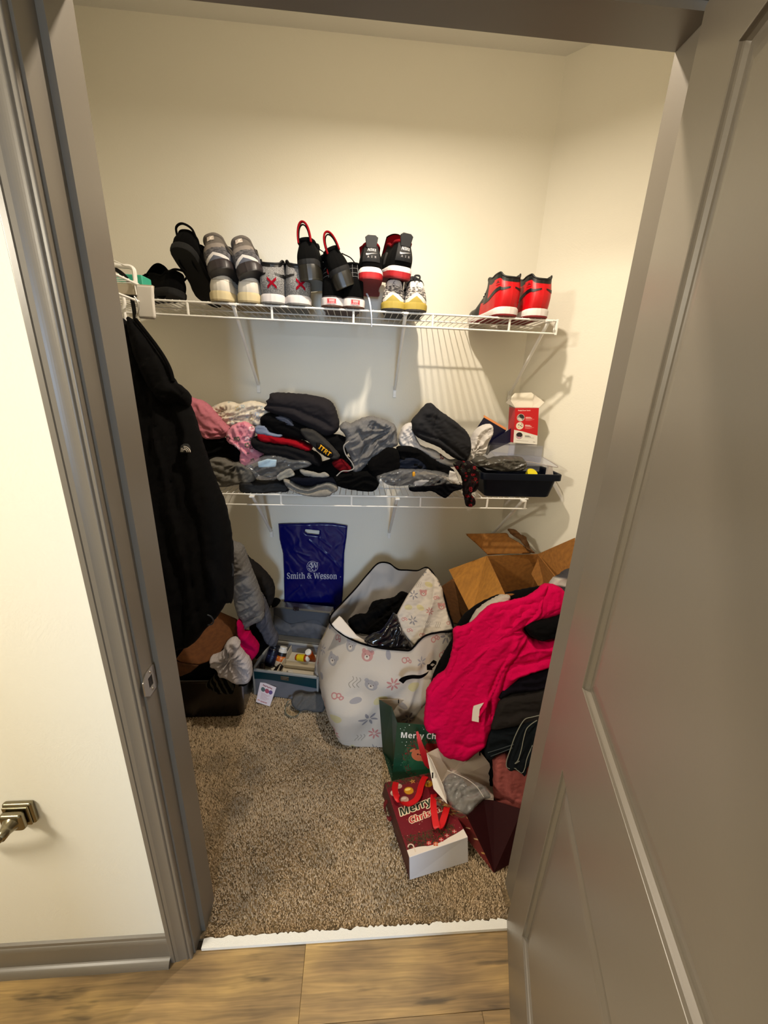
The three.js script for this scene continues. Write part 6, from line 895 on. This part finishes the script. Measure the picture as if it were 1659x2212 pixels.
{
  const tx = canvas(512, 820, (c, w, h) => { const q = rng(15); c.fillStyle = '#6e1420'; c.fillRect(0, 0, w, h); for (let i = 0; i < 120; i++) { c.fillStyle = q() < .6 ? 'rgba(214,150,70,.8)' : 'rgba(240,220,190,.8)'; c.beginPath(); c.arc(q() * w, q() * h, 1 + 2.6 * q(), 0, 7); c.fill(); }
    sprig(c, q, 256, 30, 520, 90, 420, ['#1d3318', '#2b4420', '#14240f', '#3b5528']); sprig(c, q, 230, 690, 420, 130, 500, ['#17290f', '#243c18', '#101d0a', '#34481f']);
    const ball = (x, y, r, a, b, d) => { c.fillStyle = d; c.beginPath(); c.arc(x, y, r, 0, 7); c.fill(); c.fillStyle = a; c.beginPath(); c.arc(x, y, r * .9, 0, 7); c.fill(); c.fillStyle = b; c.beginPath(); c.ellipse(x - r * .1, y - r * .35, r * .6, r * .32, 0, 0, 7); c.fill(); };
    ball(200, 160, 48, '#c98a1e', '#f0d070', '#8a5a10'); ball(410, 130, 46, '#c98a1e', '#f0d070', '#8a5a10'); ball(60, 150, 42, '#d8b9a4', '#efe0d0', '#a08070'); ball(130, 250, 40, '#d2aa94', '#ecd8c8', '#a08070'); ball(122, 80, 34, '#d4b39c', '#ecdccc', '#a08070'); ball(500, 90, 34, '#c99', '#ecc', '#a66');
    c.strokeStyle = '#d09a4a'; c.lineWidth = 4; for (const [x, y] of [[290, 230], [270, 60]]) { c.beginPath(); for (let i = 0; i <= 5; i++) { const a = i * 2.513 - 1.57; c[i ? 'lineTo' : 'moveTo'](x + 26 * Math.cos(a), y + 26 * Math.sin(a)); } c.stroke(); }
    word(c, 'Merry', 196, 392, 112, '#24382a', '#e8d9b8', 'italic bold', -.14); word(c, 'Christmas', 300, 490, 84, '#b81e2c', '#e8d9b8', 'italic bold', -.10);
    c.fillStyle = '#9a1622'; c.beginPath(); c.moveTo(392, 330); c.lineTo(430, 262); c.lineTo(480, 330); c.fill(); c.fillStyle = '#d9d0cc'; c.beginPath(); c.ellipse(436, 372, 50, 56, 0, 0, 7); c.fill(); c.fillStyle = '#c9a490'; c.beginPath(); c.ellipse(436, 352, 30, 22, 0, 0, 7); c.fill(); c.fillStyle = '#8a1a20'; c.beginPath(); c.arc(436, 360, 8, 0, 7); c.fill();
    c.fillStyle = '#e3d9cf'; c.beginPath(); c.moveTo(0, h); c.lineTo(0, 742); c.quadraticCurveTo(90, 730, 170, 764); c.quadraticCurveTo(280, 782, 360, 752); c.quadraticCurveTo(440, 744, 512, 720); c.lineTo(512, h); c.fill(); for (const [x, y, k] of [[190, 742, '#b32a2c'], [240, 770, '#c2562e'], [296, 748, '#a51f26'], [356, 730, '#8e1a20'], [430, 716, '#9c2026']]) { c.save(); c.translate(x, y); c.rotate(.4); c.fillStyle = k; c.fillRect(-18, -18, 36, 36); c.strokeStyle = '#e6cfc0'; c.lineWidth = 4; c.beginPath(); c.moveTo(-18, 0); c.lineTo(18, 0); c.moveTo(0, -18); c.lineTo(0, 18); c.stroke(); c.restore(); }
    c.strokeStyle = '#d9c9b8'; c.lineWidth = 10; c.beginPath(); c.arc(40, 720, 22, 3.1, 6.2); c.lineTo(62, 780); c.stroke(); });
  const t = thing('gift_bag', 'red Christmas gift bag lying on its back with its white base facing out', 'gift bag'), white = std(0xd5d3d6, { roughness: .6 }), dark = std(0x3a060c, { roughness: .5 });
  const bl = atY(884, 1852, .128), br = atY(1010, 1808, .128), tl = atY(831, 1691, .070), tr = atY(936, 1668, .075), bl0 = atY(885, 1900, .008), br0 = atY(1011, 1861, .008), tl0 = tl.clone().add(V(-.006, -.06, 0)), tr0 = tr.clone().add(V(.01, -.06, 0));
  part(t, 'front_panel', slab([bl, br, tr, tl], .0014, [[0, .02], [1, .02], [1, 1], [0, 1]]), std(0xffffff, { map: tx, roughness: .4 }));
  part(t, 'base_panel', slab([bl0, br0, br, bl], .0016), white, 'white base');
  part(t, 'side_panel', slab([tl0, bl0, bl, tl], .0014), dark); part(t, 'side_panel', slab([br0, tr0, tr, br], .0014), dark); part(t, 'back_panel', slab([bl0, br0, tr0, tl0], .0014), dark);
  const red = std(0xc80812, { roughness: .5 }), hh = (x, y, h) => atY(x, y, h), up = v => V(1, .15, .35).normalize();
  part(t, 'ribbon_handle', ribbon([hh(855, 1690, .085), hh(853, 1704, .10), hh(857, 1720, .115), hh(866, 1732, .12), hh(880, 1737, .12), hh(897, 1729, .12), hh(905, 1716, .115), hh(909, 1700, .105), hh(915, 1684, .095), hh(920, 1677, .09)], .011, .002, V(.5, .3, .8)), red, 'red ribbon handle');
  part(t, 'ribbon_handle', ribbon([hh(937, 1716, .12), hh(936, 1735, .135), hh(938, 1757, .14), hh(945, 1788, .14), hh(952, 1783, .14), hh(961, 1760, .14), hh(966, 1742, .13)], .011, .002, V(.9, .3, .3)), red, 'red ribbon handle');
  part(t, 'ribbon_end', ribbon([hh(836, 1728, .05), hh(831, 1742, .04), hh(838, 1764, .03), hh(846, 1770, .04)], .008, .002, V(.3, .3, .9)), std(0x5a070e, { roughness: .6 }));
}
{
  const t = thing('gift_bag', 'maroon gift bag gaping open with grey cloth inside, beside the red one', 'gift bag'), paper = std(0xb8aa98, { roughness: .7 }), maroon = new THREE.MeshPhysicalMaterial({ color: 0x260508, roughness: .55, specularIntensity: .35, side: THREE.DoubleSide });
  const side = std(0xffffff, { roughness: .4, map: canvas(64, 512, (c) => { const q = rng(2); c.fillStyle = '#5e1a1a'; c.fillRect(0, 0, 64, 512); sprig(c, q, 32, 60, 70, 140, 90, ['#26331a', '#4a5a2c', '#a98a4a']); for (let i = 0; i < 30; i++) { c.fillStyle = ['#a9824a', '#7a2a22', '#c4a67a', '#3a1214'][i % 4]; c.fillRect(q() * 64, q() * 512, 8 + 12 * q(), 6 + 10 * q()); } }) });
  const k0 = atZ(1008, 1762, -.235), k1 = atZ(1045, 1727, -.27), k2 = atZ(1066, 1729, -.265), k3 = atZ(1128, 1748, -.20), k4 = atZ(1102, 1866, -.150), k5 = atY(1067, 1885, .008);
  part(t, 'front_panel', slab([k5, k4, k3, k2, k1, k0], .0014), maroon, 'plain maroon face');
  part(t, 'side_panel', slab([atZ(938, 1722, -.30), k5.clone().add(V(-.004, .004, -.02)), k5, k0, atZ(966, 1736, -.27)], .0014, [[0, 1], [0, 0], [1, 0], [1, .8], [1, 1]]), side);
  part(t, 'back_panel', slab([atZ(937, 1704, -.33), atZ(922, 1627, -.40), atZ(945, 1616, -.42), atZ(1003, 1637, -.43), atZ(1036, 1622, -.43), atZ(1057, 1649, -.42), atZ(1067, 1697, -.40), atZ(1066, 1729, -.32), atZ(1010, 1761, -.30)], .0016), paper, 'pale inside face');
  part(t, 'gusset', slab([atZ(922, 1627, -.40), atZ(932, 1640, -.36), atZ(958, 1700, -.29), atZ(966, 1736, -.265), atZ(937, 1704, -.31)], .0014), std(0xcfc6ba, { roughness: .7 }));
  for (const [x, y] of [[933, 1675], [1035, 1626]]) part(t, 'handle_slot', slab([[x, y - 6], [x + 3, y - 6], [x + 3, y + 6], [x, y + 6]].map(p => atZ(...p, x < 1000 ? -.325 : -.405)), .001), cloth(0x1a1416));
}
wear('grey_cloth', 'grey cloth in a clear wrapper inside the maroon gift bag', 'clothing', [[958, 1690], [970, 1672], [985, 1672], [1000, 1684], [1012, 1700], [1030, 1690], [1046, 1700], [1060, 1722], [1044, 1728], [1024, 1744], [1008, 1758], [990, 1752], [972, 1734], [962, 1712]], cloth(0x7a746e), { at: [.42, .20, -.32], n: [-.15, .75, .65], front: .03, back: .05, R: .03, folds: [[.012, 36, 60, 1], [.005, 90, 20, 1]], fk: .7, fans: [[[986, 1690], 10, .018, .06]], creases: [[[[992, 1680], [1010, 1712], [1040, 1704]], .006, -.022]], seed: 130 });
{
  const t = thing('plastic_wrapper', 'clear plastic wrapper around the grey cloth in the maroon bag', 'wrapper');
  part(t, 'film', puff([[954, 1692], [966, 1666], [975, 1660], [990, 1668], [1020, 1684], [1050, 1700], [1066, 1724], [1040, 1728], [1010, 1760], [985, 1752], [962, 1722]], { at: [.42, .20, -.29], n: [-.15, .75, .65], front: .02, back: .006, R: .02, open: 1, folds: [[.010, 50, 30, 1.2], [.005, 110, -40, 1]], seed: 131 }), film);
  part(t, 'film_edge', tube([[966, 1664], [985, 1672], [1010, 1684], [1030, 1700], [1045, 1722]].map(p => meet(...p, V(.42, .20, -.255), V(-.15, .75, .65).normalize())), .0014, 40, 6), std(0xb5aca4, { roughness: .15 }));
}
renderer.render(scene, camera);
